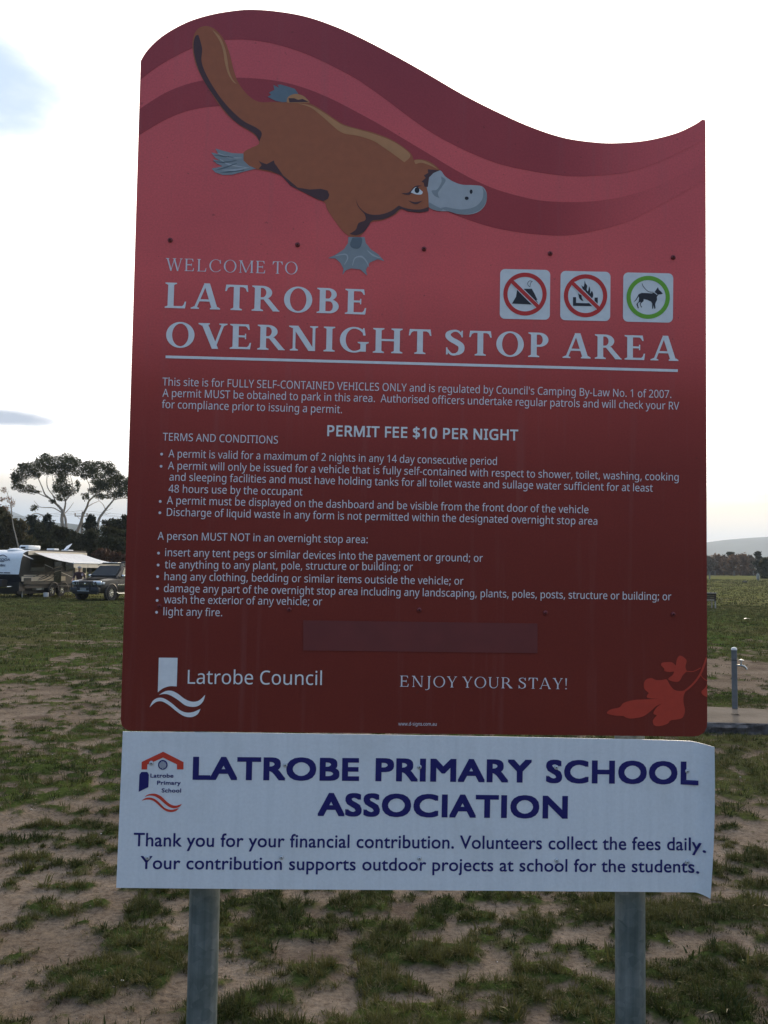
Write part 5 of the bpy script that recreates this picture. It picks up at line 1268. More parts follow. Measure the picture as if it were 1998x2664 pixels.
MB().tube([(-.6, -.14, pz - .3), (0, -.16, pz - .9)], .025, 6).build('brace', M_pole, pp)
M_wire = mat('wire', (.05, .05, .05), .5)
for i, (x, dz) in enumerate(((-aw / 2, .1), (0, .42), (aw / 2 - .1, .1))):
    p0 = pp.location + Vector((x, -.14, pz + dz)); pts = []
    for sgn in (-1,):
        pts = [p0 + Vector((-t * 60, t * 22, t * 1.2 - 4 * 1.6 * t * (1 - t))) for t in np.linspace(0, 1, 14)]
    pts2 = [p0 + Vector((t * 60, -t * 4, t * .6 - 4 * 1.6 * t * (1 - t))) for t in np.linspace(0, 1, 14)]
    w = MB(); w.tube(pts[::-1] + pts2[1:], .014, 4); o = w.build('power_line', M_wire)
    tag(o, ('leftmost', 'topmost middle', 'rightmost')[i] + ' thin black wire strung from the power pole', 'wire', 'wires on the power pole')

# ------------------------------------------------------------------ right: hedgerow across the paddock
z3 = ZM(1750, 1350, 3.687)
GR_ = 'autumn trees across the paddock'
names_ = ['brown autumn tree just right of the red sign, across the paddock', 'rust tinted autumn tree second from the sign, across the paddock', 'tall pinkish brown tree with the highest rounded top, across the paddock', 'grey brown tree in the middle of the far hedgerow', 'orange topped autumn tree in the far hedgerow', 'pale grey brown tree beside the small dark conifer']
for i, (cx, tp, lf) in enumerate(((350, 355, L_autg), (420, 330, L_autumn), (500, 345, L_autg), (580, 338, L_autumn), (665, 330, L_autumn), (745, 345, L_autg))):
    Y = 206 + (i % 3) * 4
    bl = [(cx, tp + 28, 42, 28), (cx - 25, tp + 60, 48, 40), (cx + 25, tp + 65, 48, 40), (cx, tp + 105, 62, 45), (cx - 20, tp + 150, 60, 40), (cx + 20, tp + 165, 60, 40), (cx, tp + 190, 62, 28)]
    bush(names_[i], Y, bl, lf, .42, 190, 'autumn_tree', 'tree', .55, z3, GR_)
bush('small dark conifer poking above the far hedgerow', 196, [(812, 325, 14, 12), (828, 335, 12, 10), (822, 352, 30, 22), (825, 390, 42, 36), (820, 440, 52, 40), (835, 490, 56, 45), (850, 420, 40, 30)], L_conif, .4, 260, 'conifer', 'conifer', .8, z3, None)
bush('small flat topped dark tree behind the autumn trees', 222, [(555, 330, 34, 14), (550, 345, 30, 14)], L_dark, .4, 260, 'dark_tree', 'tree', .8, z3, None)
bush('dark green tree with a yellow brown top at the right edge', 150, [(900, 400, 48, 30, .9), (880, 440, 50, 40), (930, 450, 60, 50), (890, 500, 50, 50), (940, 530, 60, 60), (900, 560, 50, 30), (1010, 460, 80, 80), (1080, 520, 80, 80)], L_dark, .34, 300, 'dark_tree', 'tree', .7, z3, None)
bush('yellow brown tree behind the dark tree at the right edge', 165, [(900, 395, 50, 28), (950, 385, 50, 30), (1010, 370, 60, 45), (1090, 390, 60, 50)], L_olive, .34, 240, 'autumn_tree', 'tree', .9, z3, None)
# low scrub that closes the paddock behind the sign
lv = Leaves()
for i in range(60):
    px = 345 + i * 25; Y = 206 + rng.uniform(-5, 5); q = at(px, 1480, Y); r_ = rng.uniform(2.4, 3.4)
    lv.blob((q.x, Y, gz(q.x, Y) + r_ * .8), (2.4, 2, r_), 260, .5, .5)
o = lv.build('distant_scrub', L_autg, None); tag(o, 'grey brown scrub along the far side of the paddock', 'scrub', kind='stuff')

# paddock fence: thin posts
M_fp = mat('grey_fence_post', (.20, .18, .15), .9)
fence = empty('paddock_fence', (gx(1860, 185), 185, 0)); tag(fence, 'low wire fence with thin grey posts along the far paddock edge', 'fence')
fx, fy = fence.location.x, fence.location.y
for k in range(-3, 10):
    x = fx + k * 4.0; MB().box((k * 4.0, 0, gz(x, fy) + .5), (.14, .14, 1.2)).build('post', M_fp, fence)
for h in (.35, .7, 1.0):
    MB().tube([(k * 4.0, -.08, gz(fx + k * 4.0, fy) + h) for k in range(-3, 10)], .02, 4).build('wire', M_wire, fence)
q = at(1846, 1506, 140); MB().tube([(0, 0, -.1), (.03, 0, 1.25)], [.13, .11], 8)
o = MB().tube([(0, 0, -.1), (.03, 0, 1.15)], [.13, .10], 8).build('stump_post', M_fp); o.location = (q.x, 140, gz(q.x, 140)); tag(o, 'short thick dark fence post standing alone beside the red sign', 'post')
# pale standing stone / marker by the dark tree
M_pale = mat('pale_stone', (.26, .27, .24), .9, var=.25, scale=1)
q = at(1972, 1500, 132); mb = MB(); bm = bmesh.new(); bmesh.ops.create_icosphere(bm, subdivisions=2, radius=1)
vs = [Vector((v.co.x * .2 * (1.15 - .45 * v.co.z), v.co.y * .3, .62 + v.co.z * .62 + .1 * math.sin(9 * v.co.x + 5 * v.co.y))) for v in bm.verts]; mb.add(vs, [[v.index for v in f_.verts] for f_ in bm.faces]); bm.free()
o = mb.build('standing_stone', M_pale); o.location = (q.x, 132, gz(q.x, 132)); tag(o, 'pale grey upright stone in front of the dark tree at the right', 'stone')
q = at(1938, 1506, 120); mb = MB(); bm = bmesh.new(); bmesh.ops.create_icosphere(bm, subdivisions=2, radius=1)
vs = [Vector((v.co.x * .42, v.co.y * .3, .1 + v.co.z * .14 * (1 + .4 * math.sin(5 * v.co.x)))) for v in bm.verts]; mb.add(vs, [[v.index for v in f_.verts] for f_ in bm.faces]); bm.free()
o = mb.build('log', mat('dark_log', (.04, .04, .03), .9)); o.location = (q.x, 120, gz(q.x, 120)); tag(o, 'dark log lying in the paddock grass', 'log')

# ------------------------------------------------------------------ bench
M_bw = mat('bench_wood', (.045, .030, .022), .8, var=.3, scale=3, stretch=(1, 12, 12)); M_bwp = mat('bench_wood_pale', (.34, .31, .28), .7, var=.2, scale=3)  # dark bench wood, and a paler tone for rails, one seat slat and legs
Yb = 43.5; bx = gx(1816, Yb); bz = at(1855, 1585, Yb).z
bench = empty('park_bench', (bx, Yb, gz(bx, Yb)), R(2)); tag(bench, 'brown slatted wooden bench seen from behind beside the red sign', 'bench')
W_ = 1.75
for k, z in enumerate((.50, .60, .70)):
    MB().rbox((0, -.02 * k, z), (W_, .03, .088), .005).build('backrest_slat', M_bw, bench)
MB().rbox((0, -.07, .765), (W_ + .04, .07, .035), .006).build('top_rail', M_bwp, bench)
for k in range(4): MB().rbox((0, .08 + k * .1, .40), (W_, .085, .03), .005).build('seat_slat', M_bwp if k == 0 else M_bw, bench)
MB().rbox((0, .02, .43), (W_ + .02, .03, .03), .006).build('rear_rail', M_bwp, bench)
for x in (-W_ / 2 + .04, W_ / 2 - .04):
    MB().box((x, 0, .55), (.07, .05, .40)).build('upright', M_bw, bench)
    for y in (0, .42): MB().box((x, y, .18), (.05, .05, .44)).build('leg', M_bwp, bench)

# ------------------------------------------------------------------ concrete slab and tap post
M_conc = mat('old_concrete', (.125, .102, .080), .95, spec=.1, var=.3, scale=2.5, bump=.5, bscale=30)
M_concs = mat('rough_concrete_edge', (.115, .10, .092), .95, var=.6, scale=9, bump=1.0, bscale=18)
zt = .122
fr = [(2.98 + t * 2.6, 9.57 - .17 * t + .025 * (vnoise(np.array([t * 23.]), np.array([.5]), 3)[0] - .5)) for t in np.linspace(0, 1, 60)]
bk = [(5.58 - t * 2.6, 10.25 + .70 * t + .03 * (vnoise(np.array([t * 15.]), np.array([9.5]), 3)[0] - .5)) for t in np.linspace(0, 1, 30)]
poly = fr + bk; n = len(poly)
slab = empty('concrete_slab', (3.9, 10, 0)); tag(slab, 'weathered concrete slab with a rough dark front edge under the tap post', 'slab')
vs = []; rings = [(0.03, -.06, .02), (0.0, .03, .05), (-.01, .075, .06), (.0, .105, .03), (.012, zt - .004, .004), (.03, zt, 0)]
for k, (ins, z, j) in enumerate(rings):
    for i, (x, y) in enumerate(poly):
        dy = ins if i < 60 else -ins
        jj = (vnoise(np.array([x * 14.]), np.array([z * 60 + 3.]), 8)[0] - .5) * j * 2
        vs.append((x - 3.9, y - 10 + dy + jj, z))
fs = [(k * n + i, k * n + (i + 1) % n, (k + 1) * n + (i + 1) % n, (k + 1) * n + i) for k in range(len(rings) - 1) for i in range(n)]
mk('slab_edge', vs, fs, M_concs, slab)
tp = [(poly[i][0] - 3.9, poly[i][1] - 10 + (.03 if i < 60 else -.03), zt + .001) for i in range(n)]
mk('slab_top', tp, [tuple(q) for q in tessellate_polygon([[Vector(p) for p in tp]])], M_conc, slab)
M_dirtm = mat('dead_leaf', (.07, .055, .035), .9)
for (px, py) in ((1905, 1858), (1916, 1860), (1950, 1840)):
    q = at(px, py, 10.2); k = (q - CAMP); q = CAMP + k * ((zt + .004 - CAMP.z) / k.z)
    lf = MB(); lf.add([(-.045, 0, 0), (-.01, .018, .012), (.045, .004, .003), (.005, -.016, .008)], [(0, 1, 2, 3)]); o = lf.build('fallen_leaf', M_dirtm); o.location = q; o.rotation_euler = (0, 0, px * .7)
    tag(o, {1905: 'left of two dry brown leaves behind each other on the slab below the tap', 1916: 'right of two dry brown leaves close together on the slab below the tap', 1950: 'dry brown leaf near the back edge of the slab, right of the tap'}[px], 'leaf', 'dry leaves on the slab')
px_, Yp = 1912, 10.55
q = at(px_, 1840, Yp); tx, ty = q.x, Yp
M_tp = mat('grey_painted_post', (.135, .135, .13), .55, .1, var=.15, scale=20)
tap = empty('tap_post', (tx, ty, zt), R(-24)); tag(tap, 'grey steel square post with a brass tap on the concrete slab', 'tap post')
hp = at(px_, 1684, Yp).z - zt
mb = MB(); mb.rbox((0, 0, hp / 2 - .015), (.062, .05, hp - .03), .004); mb.build('post', M_tp, tap)
mb = MB(); mb.lathe([(.034, -.032), (.034, -.018), (.028, -.006), (.014, .001), (0, .003)], (0, 0, hp), n=16); mb.build('cap', mat('pale_cap', (.62, .60, .56), .4), tap, smooth=True)
h1 = at(px_, 1717, Yp).z - zt
MB().rbox((0, 0, h1), (.068, .056, .008), .002).build('strap', mat('black_strap', (.015, .015, .015), .5), tap)
M_br = mat('chromed_brass', (.42, .41, .38), .3, 1.0, var=.1)
h2 = at(px_, 1731, Yp).z - zt
mb = MB(); mb.tube([(.03, 0, h2), (.075, 0, h2 + .003), (.105, -.002, h2 - .004), (.128, -.002, h2 - .022), (.134, -.002, h2 - .04)], [.011, .014, .015, .012, .013], 12); mb.build('spout', M_br, tap, smooth=True)
mb = MB(); mb.tube([(.075, 0, h2), (.078, 0, h2 + .055)], [.012, .008], 10); mb.build('stem', M_br, tap, smooth=True)
mb = MB(); mb.lathe([(0, .0), (.030, .0), (.033, .007), (.024, .016), (.010, .020), (0, .021)], (.078, 0, h2 + .055), n=14); mb.build('handle', M_br, tap, smooth=True)
# scrap of litter
q = at(1943, 1610, 33); k = q - CAMP; q = CAMP + k * (-(CAMP.z - .03) / k.z)
lf = MB(); lf.add([(-.15, -.05, 0), (0, -.06, .03), (.14, -.03, .01), (.1, .06, .02), (-.05, .05, .03)], [(0, 1, 4), (1, 2, 3), (1, 3, 4)]); o = lf.build('paper_scrap', M_pw); o.location = q; tag(o, 'crumpled white scrap of paper on the grass at the right', 'litter')

# ------------------------------------------------------------------ caravan
cf = Vector((-19.84, 48.5, 0)); ax_ = Vector((.24, .97, 0)).normalized(); nx_ = Vector((.97, -.24, 0)).normalized()
CM = Matrix((nx_, ax_, Vector((0, 0, 1)))).transposed().to_4x4()          # local x: towards the awning side, y: to the rear
org = cf - nx_ * 1.2; CM.translation = Vector((org.x, org.y, gz(org.x, org.y)))
van = empty('caravan', mat4=CM); tag(van, 'white and brown touring caravan with its awning out, parked left of the dark car', 'caravan')
M_cw = mat('caravan_white', (.66, .68, .68), .4, var=.04, spec=.5); M_cc = mat('caravan_cream', (.66, .57, .44), .45, var=.05)
M_cd = mat('caravan_dark_front', (.018, .022, .034), .5, var=.3); M_cb = mat('caravan_bronze', (.026, .024, .022), .5, .1, var=.15)
M_glass = mat('dark_window', (.012, .014, .016), .08, var=.1, spec=.8); M_trim = mat('black_trim', (.008, .008, .009), .5); M_rub = mat('tyre_rubber', (.010, .010, .010), .85)
M_alu = mat('bright_alloy', (.68, .66, .60), .25, .9); M_decal = mat('decal_blue', (.035, .05, .10), .4); M_decal2 = mat('decal_dark', (.03, .028, .026), .4)
W2, Lc = 1.2, 6.4
# side profile (y along the van, z up): raked front, curved shoulder
prof = [(.30, .72), (-.12, 1.28), (.02, 1.95), (.16, 2.28), (.42, 2.50), (.95, 2.60), (2.2, 2.66), (Lc, 2.70), (Lc, .72)]
pf = [(.30, .72), (-.12, 1.28)] + spl([(-.12, 1.28), (.02, 1.95), (.14, 2.26), (.42, 2.50), (.95, 2.60), (2.2, 2.66), (Lc, 2.70)], False, 4)[1:] + [(Lc, .72)]
def caravan_shell():
    mb = MB(); rows = []
    for (y, z) in pf:
        ins = .06 if z > 2.35 else 0
        rows.append([(-W2 + ins, y, z), (W2 - ins, y, z)])
    vs = [p for r_ in rows for p in r_]; n = len(rows)
    fs = [(2 * i, 2 * i + 1, 2 * i + 3, 2 * i + 2) for i in range(n - 1)] + [(2 * (n - 1), 2 * (n - 1) + 1, 1, 0)]
    base_ = len(vs)
    for s_ in (0, 1):
        tri = tessellate_polygon([[Vector((y, z, 0)) for y, z in pf]]); fs += [tuple(2 * i + s_ for i in t_) for t_ in tri]
    mb.add(vs, fs); return mb
o = caravan_shell().build('body', M_cw, van); o.data.materials.append(M_cb); o.data.materials.append(M_cd); o.data.materials.append(M_cc)
for p in o.data.polygons:
    c_ = p.center
    if abs(p.normal.x) > .9: p.material_index = 1
    elif c_.z < 1.3 and c_.y < .6: p.material_index = 2
def side_panel(name, y0, y1, z0, z1_, m, t=.012, x=None):
    x = x or W2; mb = MB(); mb.rbox((x + t / 2 - .001, (y0 + y1) / 2, (z0 + z1_) / 2), (t, y1 - y0, z1_ - z0), min(t * .4, .01)); return mb.build(name, m, van)
side_panel('roof_edge_panel', .62, Lc - .02, 2.36, 2.585, M_cc, .020)
side_panel('rear_cream_panel', 5.15, Lc - .02, .74, 2.355, M_cc, .014)
for k in range(9): side_panel('rear_louvre', 5.2, 5.95, 1.05 + k * .13, 1.10 + k * .13, M_cc, .030)
side_panel('lower_cream_stripe', .12, 4.2, .90, 1.16, M_cc, .016)
side_panel('lower_cream_stripe', .30, 3.2, 1.20, 1.25, M_cc, .016)
side_panel('front_window', .85, 2.15, 1.42, 2.12, M_glass, .03)
side_panel('door', 3.05, 3.75, .80, 2.25, M_glass, .035)
side_panel('rear_window', 4.15, 4.95, 1.5, 2.1, M_glass, .03)
side_panel('window', 5.95, 6.3, 1.35, 1.95, M_glass, .045)
q = MB()   # swooping side decals
for pts, w in (([(1.6, 1.02), (2.4, 1.28), (3.0, 1.62), (3.9, 1.75)], .09), ([(1.5, .95), (2.3, 1.10), (3.1, 1.42), (4.0, 1.55)], .07), ([(1.7, .86), (2.5, .98), (3.2, 1.22)], .05)):
    st_ = stroke(pts, [w * .3, w, w, w * .4], n=4); MBq = MB(); MBq.prism(st_, (W2 + .036, 0, 0), (0, 1, 0), (0, 0, 1), (1, 0, 0), .004); MBq.build('side_decal', M_decal2, van)
side_panel('storage_hatch', .30, .95, .76, 1.08, M_decal2, .03)
mb = MB(); mb.box((0, 3.3, .62), (2.3, 6.0, .22)); mb.build('chassis', M_trim, van)
mb = MB(); mb.box((0, 3.2, .36), (1.5, 5.6, .34)); mb.build('underside_shade_block', M_trim, van)  # added dark block: deep shade under the van, also closes the see-through gap
mb = MB(); mb.box((0, .25, .62), (2.3, .5, .5)); mb.build('front_boot', M_trim, van)
mb = MB(); mb.rbox((-.1, .05, 1.22), (2.44, .06, .05), .01); mb.build('front_moulding', M_alu, van)
# roof equipment
MB().rbox((.25, 2.1, 2.80), (.62, 1.15, .24), .07).build('air_conditioner', M_cw, van, smooth=True)
MB().rbox((.22, 1.5, 2.78), (.3, .02, .09), .005).build('vent_grille', M_trim, van)
mb = MB(); mb.lathe([(.46, 0), (.44, .05), (.32, .11), (.12, .15), (0, .155)], (.10, 1.05, 2.585), n=20); mb.build('roof_dome', M_cw, van, smooth=True)
MB().rbox((.5, 3.9, 2.74), (.5, .5, .10), .03).build('roof_hatch', M_cw, van)
MB().rbox((.55, 5.3, 2.72), (.5, .5, .06), .02).build('roof_hatch', M_cw, van)
lid = MB(); lid.rbox((0, 0, 0), (.5, .5, .03), .01, Matrix.Rotation(R(38), 3, 'X') @ Matrix.Rotation(R(-25), 3, 'Y')); lid.v = [v + Vector((.55, 5.3, 2.90)) for v in lid.v]; lid.build('open_hatch_lid', M_cw, van)
# front lettering
def van_text(txt, x0, x1, z, h, y, m, tilt, off=.01):
    cu = bpy.data.curves.new('tmp', 'FONT'); cu.body = txt; cu.size = 1; cu.offset = off; cu.extrude = 0
    ob = bpy.data.objects.new('tmp', cu); C.objects.link(ob); dg = bpy.context.evaluated_depsgraph_get(); dg.update()
    me = ob.evaluated_get(dg).to_mesh(); V_ = [v.co.copy() for v in me.vertices]; F_ = [tuple(p.vertices) for p in me.polygons]; bpy.data.objects.remove(ob)
    a, b_ = min(v.x for v in V_), max(v.x for v in V_); out = []
    for v in V_: out.append((x0 + (x1 - x0) * (v.x - a) / (b_ - a), y + math.sin(tilt) * (z + v.y * h - 1.28), z + v.y * h))
    mk('lettering', out, F_, m, van)
tl_ = math.atan2(.14, .67)
van_text('KOKODA', -.62, .52, 2.02, .19, -.135, M_decal, tl_, .02)
van_text('Cadet', -.35, .28, 1.70, .20, -.135, M_decal, tl_, .01)
def fpt(x, z): return (x, -.14 + math.sin(tl_) * (z - 1.28), z)
mb = MB(); mb.tube([fpt(-.30 + .60 * t, 2.20 + .13 * math.sin(math.pi * t)) for t in np.linspace(0, 1, 12)], [.006] + [.028] * 10 + [.006], 6); mb.build('emblem_arc', M_decal, van)
mb = MB(); mb.tube([fpt(-.12, 1.99), fpt(.15, 1.99)], .02, 6); mb.build('emblem_bar', M_decal, van)
for z_, a, b_ in ((1.80, -.75, .30), (1.76, -.6, .1), (1.62, -.8, -.1)): mb = MB(); mb.tube([fpt(a, z_), fpt((a + b_) / 2, z_ + .015), fpt(b_, z_)], [.004, .012, .004], 6); mb.build('front_stripe', M_decal, van)
for k in range(4): MB().rbox(fpt(-.9 + k * .45, 1.36), (.40, .03, .045), .006).build('front_light_bar', M_trim if k % 2 else M_glass, van)
# wheels
def wheel(parent, c, r, w, axis, rim_m, spokes=6, out=1):
    ax = Vector(axis).normalized()
    mb = MB(); mb.lathe([(r * .60, -w / 2), (r * .92, -w / 2), (r, -w * .36), (r, w * .36), (r * .92, w / 2), (r * .60, w / 2), (r * .60, -w / 2)], c, ax, 28); wh = mb.build('wheel', M_rub, parent, smooth=True)
    rm = MB(); d = w * .40 * out
    rm.lathe([(r * .62, d * 1.2), (r * .60, d * .8), (r * .54, d * .7), (r * .53, -d)], c, ax, 28)
    a = ax.orthogonal().normalized(); b_ = ax.cross(a)
    for k in range(spokes):
        th = 2 * math.pi * k / spokes; dr = a * math.cos(th) + b_ * math.sin(th); sd = ax.cross(dr)
        p = Vector(c) + ax * d
        vs = [p + dr * r * .08 + sd * r * .06, p + dr * r * .58 + sd * r * .085, p + dr * r * .58 - sd * r * .085, p + dr * r * .08 - sd * r * .06]
        vs2 = [v - ax * w * .1 * out for v in vs]; rm.add(vs + vs2, [(0, 1, 2, 3), (7, 6, 5, 4), (0, 4, 5, 1), (1, 5, 6, 2), (2, 6, 7, 3), (3, 7, 4, 0)])
    rm.lathe([(r * .14, d * .6), (r * .13, d * 1.15), (0, d * 1.25)], c, ax, 12)
    rm.build('rim', rim_m, wh, smooth=True)
    hb = MB(); hb.lathe([(r * .53, -d * .1), (0, -d * .1)], c, ax, 20); hb.build('brake_disc', M_trim, wh)
    return wh
for y in (3.05, 4.02):
    for x in (1.03, -1.03): wheel(van, (x, y, .36), .36, .22, (1, 0, 0), M_alu, 6, 1 if x > 0 else -1)
for y0 in (3.05, 4.02):
    mb = MB(); mb.tube([(1.215, y0 + .46 * math.cos(R(a)), .36 + .46 * math.sin(R(a))) for a in range(0, 181, 18)], .035, 6); mb.build('wheel_arch', M_trim, van)
for x in (1.0, -1.0):
    for y in (.5, 6.0): MB().box((x, y, .31), (.06, .06, .62)).build('stabiliser_leg', M_pale, van)
MB().rbox((.9, 1.95, .52), (.3, .5, .26), .03).build('water_tank', M_cw, van)
MB().rbox((.95, 2.3, .50), (.24, .16, .24), .03).build('tank_cap', M_pale, van)
# drawbar
for s_ in (-1, 1): MB().tube([(s_ * .75, .2, .62), (0, -1.55, .52)], .05, 8).build('drawbar_beam', M_alu, van)
MB().rbox((-.35, -.45, .95), (.36, .34, .62), .10).build('gas_bottle', M_cw, van, smooth=True)
MB().rbox((.2, -.55, .80), (.9, .5, .40), .04).build('tool_box', M_trim, van)
MB().tube([(0, -1.35, .05), (0, -1.35, .75)], .035, 8).build('jockey_leg', M_alu, van)
MB().rbox((.6, -.35, .62), (.1, .06, .06), .01).build('marker_light', M_alu, van)
# awning
M_aw, N, L, b = nodes('awning_canvas')
b.inputs['Base Color'].default_value = (.66, .64, .60, 1); b.inputs['Roughness'].default_value = .8
t = N.new('ShaderNodeTexCoord'); L.new(ramp(N, L, noise(N, L, t.outputs['Object'], 4, 5), [(.3, (.58, .56, .53)), (.7, (.70, .68, .64))]), b.inputs['Base Color'])
ya, yb_, wa = 1.12, 5.9, 2.50; zi, zo = 2.50, 1.93
n = 14; vs = []
for i in range(n + 1):
    for j in range(9):
        s_ = j / 8; y = ya + (yb_ - ya) * i / n
        vs.append((W2 + .04 + wa * s_, y, zi + (zo - zi) * s_ - .10 * math.sin(math.pi * s_) * (1 - .25 * math.cos(2 * math.pi * i / n))))
fs = [(i * 9 + j, i * 9 + j + 1, (i + 1) * 9 + j + 1, (i + 1) * 9 + j) for i in range(n) for j in range(8)]
m_ = len(vs); vs += [(x, y, z - .006) for x, y, z in vs]; fs += [tuple(k + m_ for k in f_[::-1]) for f_ in fs]
mk('awning', vs, fs, M_aw, van, smooth=True)
vs = []
for i in range(n * 2 + 1):
    y = ya + (yb_ - ya) * i / (n * 2); x = W2 + .04 + wa
    vs += [(x, y, zo), (x + .01, y, zo - .24 - .015 * abs(math.sin(i * 1.1)))]
fs = [(2 * i, 2 * i + 1, 2 * i + 3, 2 * i + 2) for i in range(n * 2)]
mk('awning_valance', vs, fs, M_cc, van)
MB().tube([(W2 + .04 + wa, ya - .04, zo), (W2 + .04 + wa, yb_ + .04, zo)], .035, 8).build('awning_roller', M_cw, van, smooth=True)
for y in (ya, yb_):
    MB().tube([(W2 + .04, y, 1.15), (W2 + .04 + wa, y, zo)], .018, 6).build('awning_arm', M_trim, van)
# folding chair and table under the awning
tb = empty('folding_table', mat4=CM @ Matrix.Translation((2.2, 2.2, 0))); tag(tb, 'small dark folding table standing under the caravan awning', 'table')
MB().rbox((0, 0, .66), (.6, 1.0, .03), .006).build('table_top', M_cb, tb)
for x in (-.25, .25):
    for y in (-.42, .42): MB().tube([(x, y, 0), (x * .9, y * .9, .65)], .014, 6).build('leg', M_trim, tb)
MBb = MB(); MBb.lathe([(.14, 0), (.15, .02), (.15, .22), (.14, .24), (0, .25)], (0, 0, .12), n=14); ob_ = MBb.build('bucket', M_cw); ob_.matrix_world = CM @ Matrix.Translation((1.6, 1.8, -.1)); tag(ob_, 'white lidded bucket on the grass below the caravan', 'bucket')

# ------------------------------------------------------------------ person by the car
def person():
    Yp_ = 48.6; x = gx(207, Yp_); z = gz(x, Yp_)
    root = empty('person', (x, Yp_, z), R(20)); tag(root, 'person in a dark maroon jacket and grey cap leaning behind the dark car', 'person')
    M_sk = mat('skin', (.42, .24, .17), .6); M_jk = mat('maroon_jacket', (.045, .018, .022), .8, var=.3); M_tr = mat('dark_trousers', (.022, .024, .032), .8); M_cp = mat('grey_cap', (.30, .28, .25), .8); M_sh = mat('dark_shoe', (.02, .02, .02), .6)
    def skin(name, joints, edges, m, par, sub=1):
        me = bpy.data.meshes.new(name); me.from_pydata([j[0] for j in joints], edges, []); o = bpy.data.objects.new(name, me); C.objects.link(o)
        md = o.modifiers.new('s', 'SKIN'); md.use_smooth_shade = True
        for i, j in enumerate(joints):
            sv = me.skin_vertices[0].data[i]; sv.radius = j[1] if isinstance(j[1], tuple) else (j[1], j[1]); sv.use_root = (i == 0)
        s2 = o.modifiers.new('u', 'SUBSURF'); s2.levels = s2.render_levels = sub
        dg = bpy.context.evaluated_depsgraph_get(); dg.update(); nm = bpy.data.meshes.new_from_object(o.evaluated_get(dg)); nm.name = name; bpy.data.objects.remove(o)
        nm.materials.clear(); nm.materials.append(m); o2 = bpy.data.objects.new(name, nm); C.objects.link(o2); o2.parent = par
        nm.polygons.foreach_set('use_smooth', [True] * len(nm.polygons)); return o2
    J = [((0, 0, .90), (.15, .11)), ((0, -.03, 1.12), (.15, .11)), ((0, -.08, 1.32), (.19, .12)), ((0, -.10, 1.42), (.10, .08)), ((0, -.12, 1.49), .055), ((0, -.14, 1.60), (.085, .10)), ((0, -.145, 1.68), (.07, .08)),
         ((-.10, 0, .86), .095), ((-.12, .02, .48), .065), ((-.12, .05, .10), .045), ((-.12, -.10, .04), .04),
         ((.10, 0, .86), .095), ((.12, -.02, .48), .065), ((.12, .03, .10), .045), ((.12, -.12, .04), .04),
         ((-.20, -.08, 1.37), .062), ((-.30, -.12, 1.12), .048), ((-.36, -.32, 1.00), .032), ((-.38, -.40, .98), (.02, .035)),
         ((.20, -.08, 1.37), .062), ((.29, -.06, 1.12), .048), ((.22, -.28, 1.02), .032), ((.18, -.36, 1.0), (.02, .035))]
    E_ = [(0, 1), (1, 2), (2, 3), (3, 4), (4, 5), (5, 6), (0, 7), (7, 8), (8, 9), (9, 10), (0, 11), (11, 12), (12, 13), (13, 14), (2, 15), (15, 16), (16, 17), (17, 18), (2, 19), (19, 20), (20, 21), (21, 22)]
    o = skin('body', J, E_, M_sk, root, 1)
    J2 = [((0, 0, .88), (.165, .125)), ((0, -.03, 1.12), (.17, .13)), ((0, -.08, 1.32), (.20, .135)), ((0, -.10, 1.43), (.09, .085)), ((-.20, -.08, 1.37), .075), ((-.30, -.12, 1.12), .062), ((-.335, -.23, 1.05), .05), ((.20, -.08, 1.37), .075), ((.29, -.06, 1.12), .062), ((.24, -.22, 1.05), .05)]
    jk = skin('jacket', J2, [(0, 1), (1, 2), (2, 3), (2, 4), (4, 5), (5, 6), (2, 7), (7, 8), (8, 9)], M_jk, root)
    J3 = [((0, 0, .90), (.155, .12)), ((-.10, 0, .84), .105), ((-.12, .02, .48), .078), ((-.12, .05, .08), .062), ((.10, 0, .84), .105), ((.12, -.02, .48), .078), ((.12, .03, .08), .062)]
    skin('trousers', J3, [(0, 1), (1, 2), (2, 3), (0, 4), (4, 5), (5, 6)], M_tr, root)
    for s_, y in ((-1, .05), (1, .03)):
        skin('shoe', [((s_ * .12, y, .045), .048), ((s_ * .12, y - .10, .04), .045), ((s_ * .13, y - .18, .03), (.04, .028))], [(0, 1), (1, 2)], M_sh, root)
    # cap with a peak
    mb = MB(); mb.lathe([(.108, 0), (.112, .03), (.10, .075), (.06, .11), (0, .12)], (0, -.14, 1.64), (0, -.05, 1), 16); cp = mb.build('cap', M_cp, root, smooth=True)
    mb = MB(); mb.prism([(.09 * math.cos(R(a)), -.10 - .11 * math.sin(R(a))) for a in range(0, 181, 20)], (0, -.13, 1.645), (1, 0, 0), (0, 1, 0), (0, 0, 1), .012); mb.build('peak', M_cp, cp)
    # face and fingers
    mb = MB(); mb.tube([(0, -.235, 1.61), (0, -.262, 1.575), (0, -.240, 1.565)], [.010, .018, .008], 8); mb.build('nose', M_sk, root, smooth=True)
    for s_ in (-1, 1):
        MB().lathe([(.0, 0), (.011, .004), (0, .009)], (s_ * .034, -.230, 1.605), (0, -1, 0), 10).build('eye', M_trim, root)
        MB().lathe([(.012, 0), (.026, .006), (.018, .014), (0, .012)], (s_ * .092, -.14, 1.59), (s_, 0, 0), 10).build('ear', M_sk, root, smooth=True)
    MB().tube([(-.024, -.232, 1.535), (0, -.238, 1.532), (.024, -.232, 1.535)], .005, 6).build('mouth', mat('lip', (.30, .12, .10), .6), root)
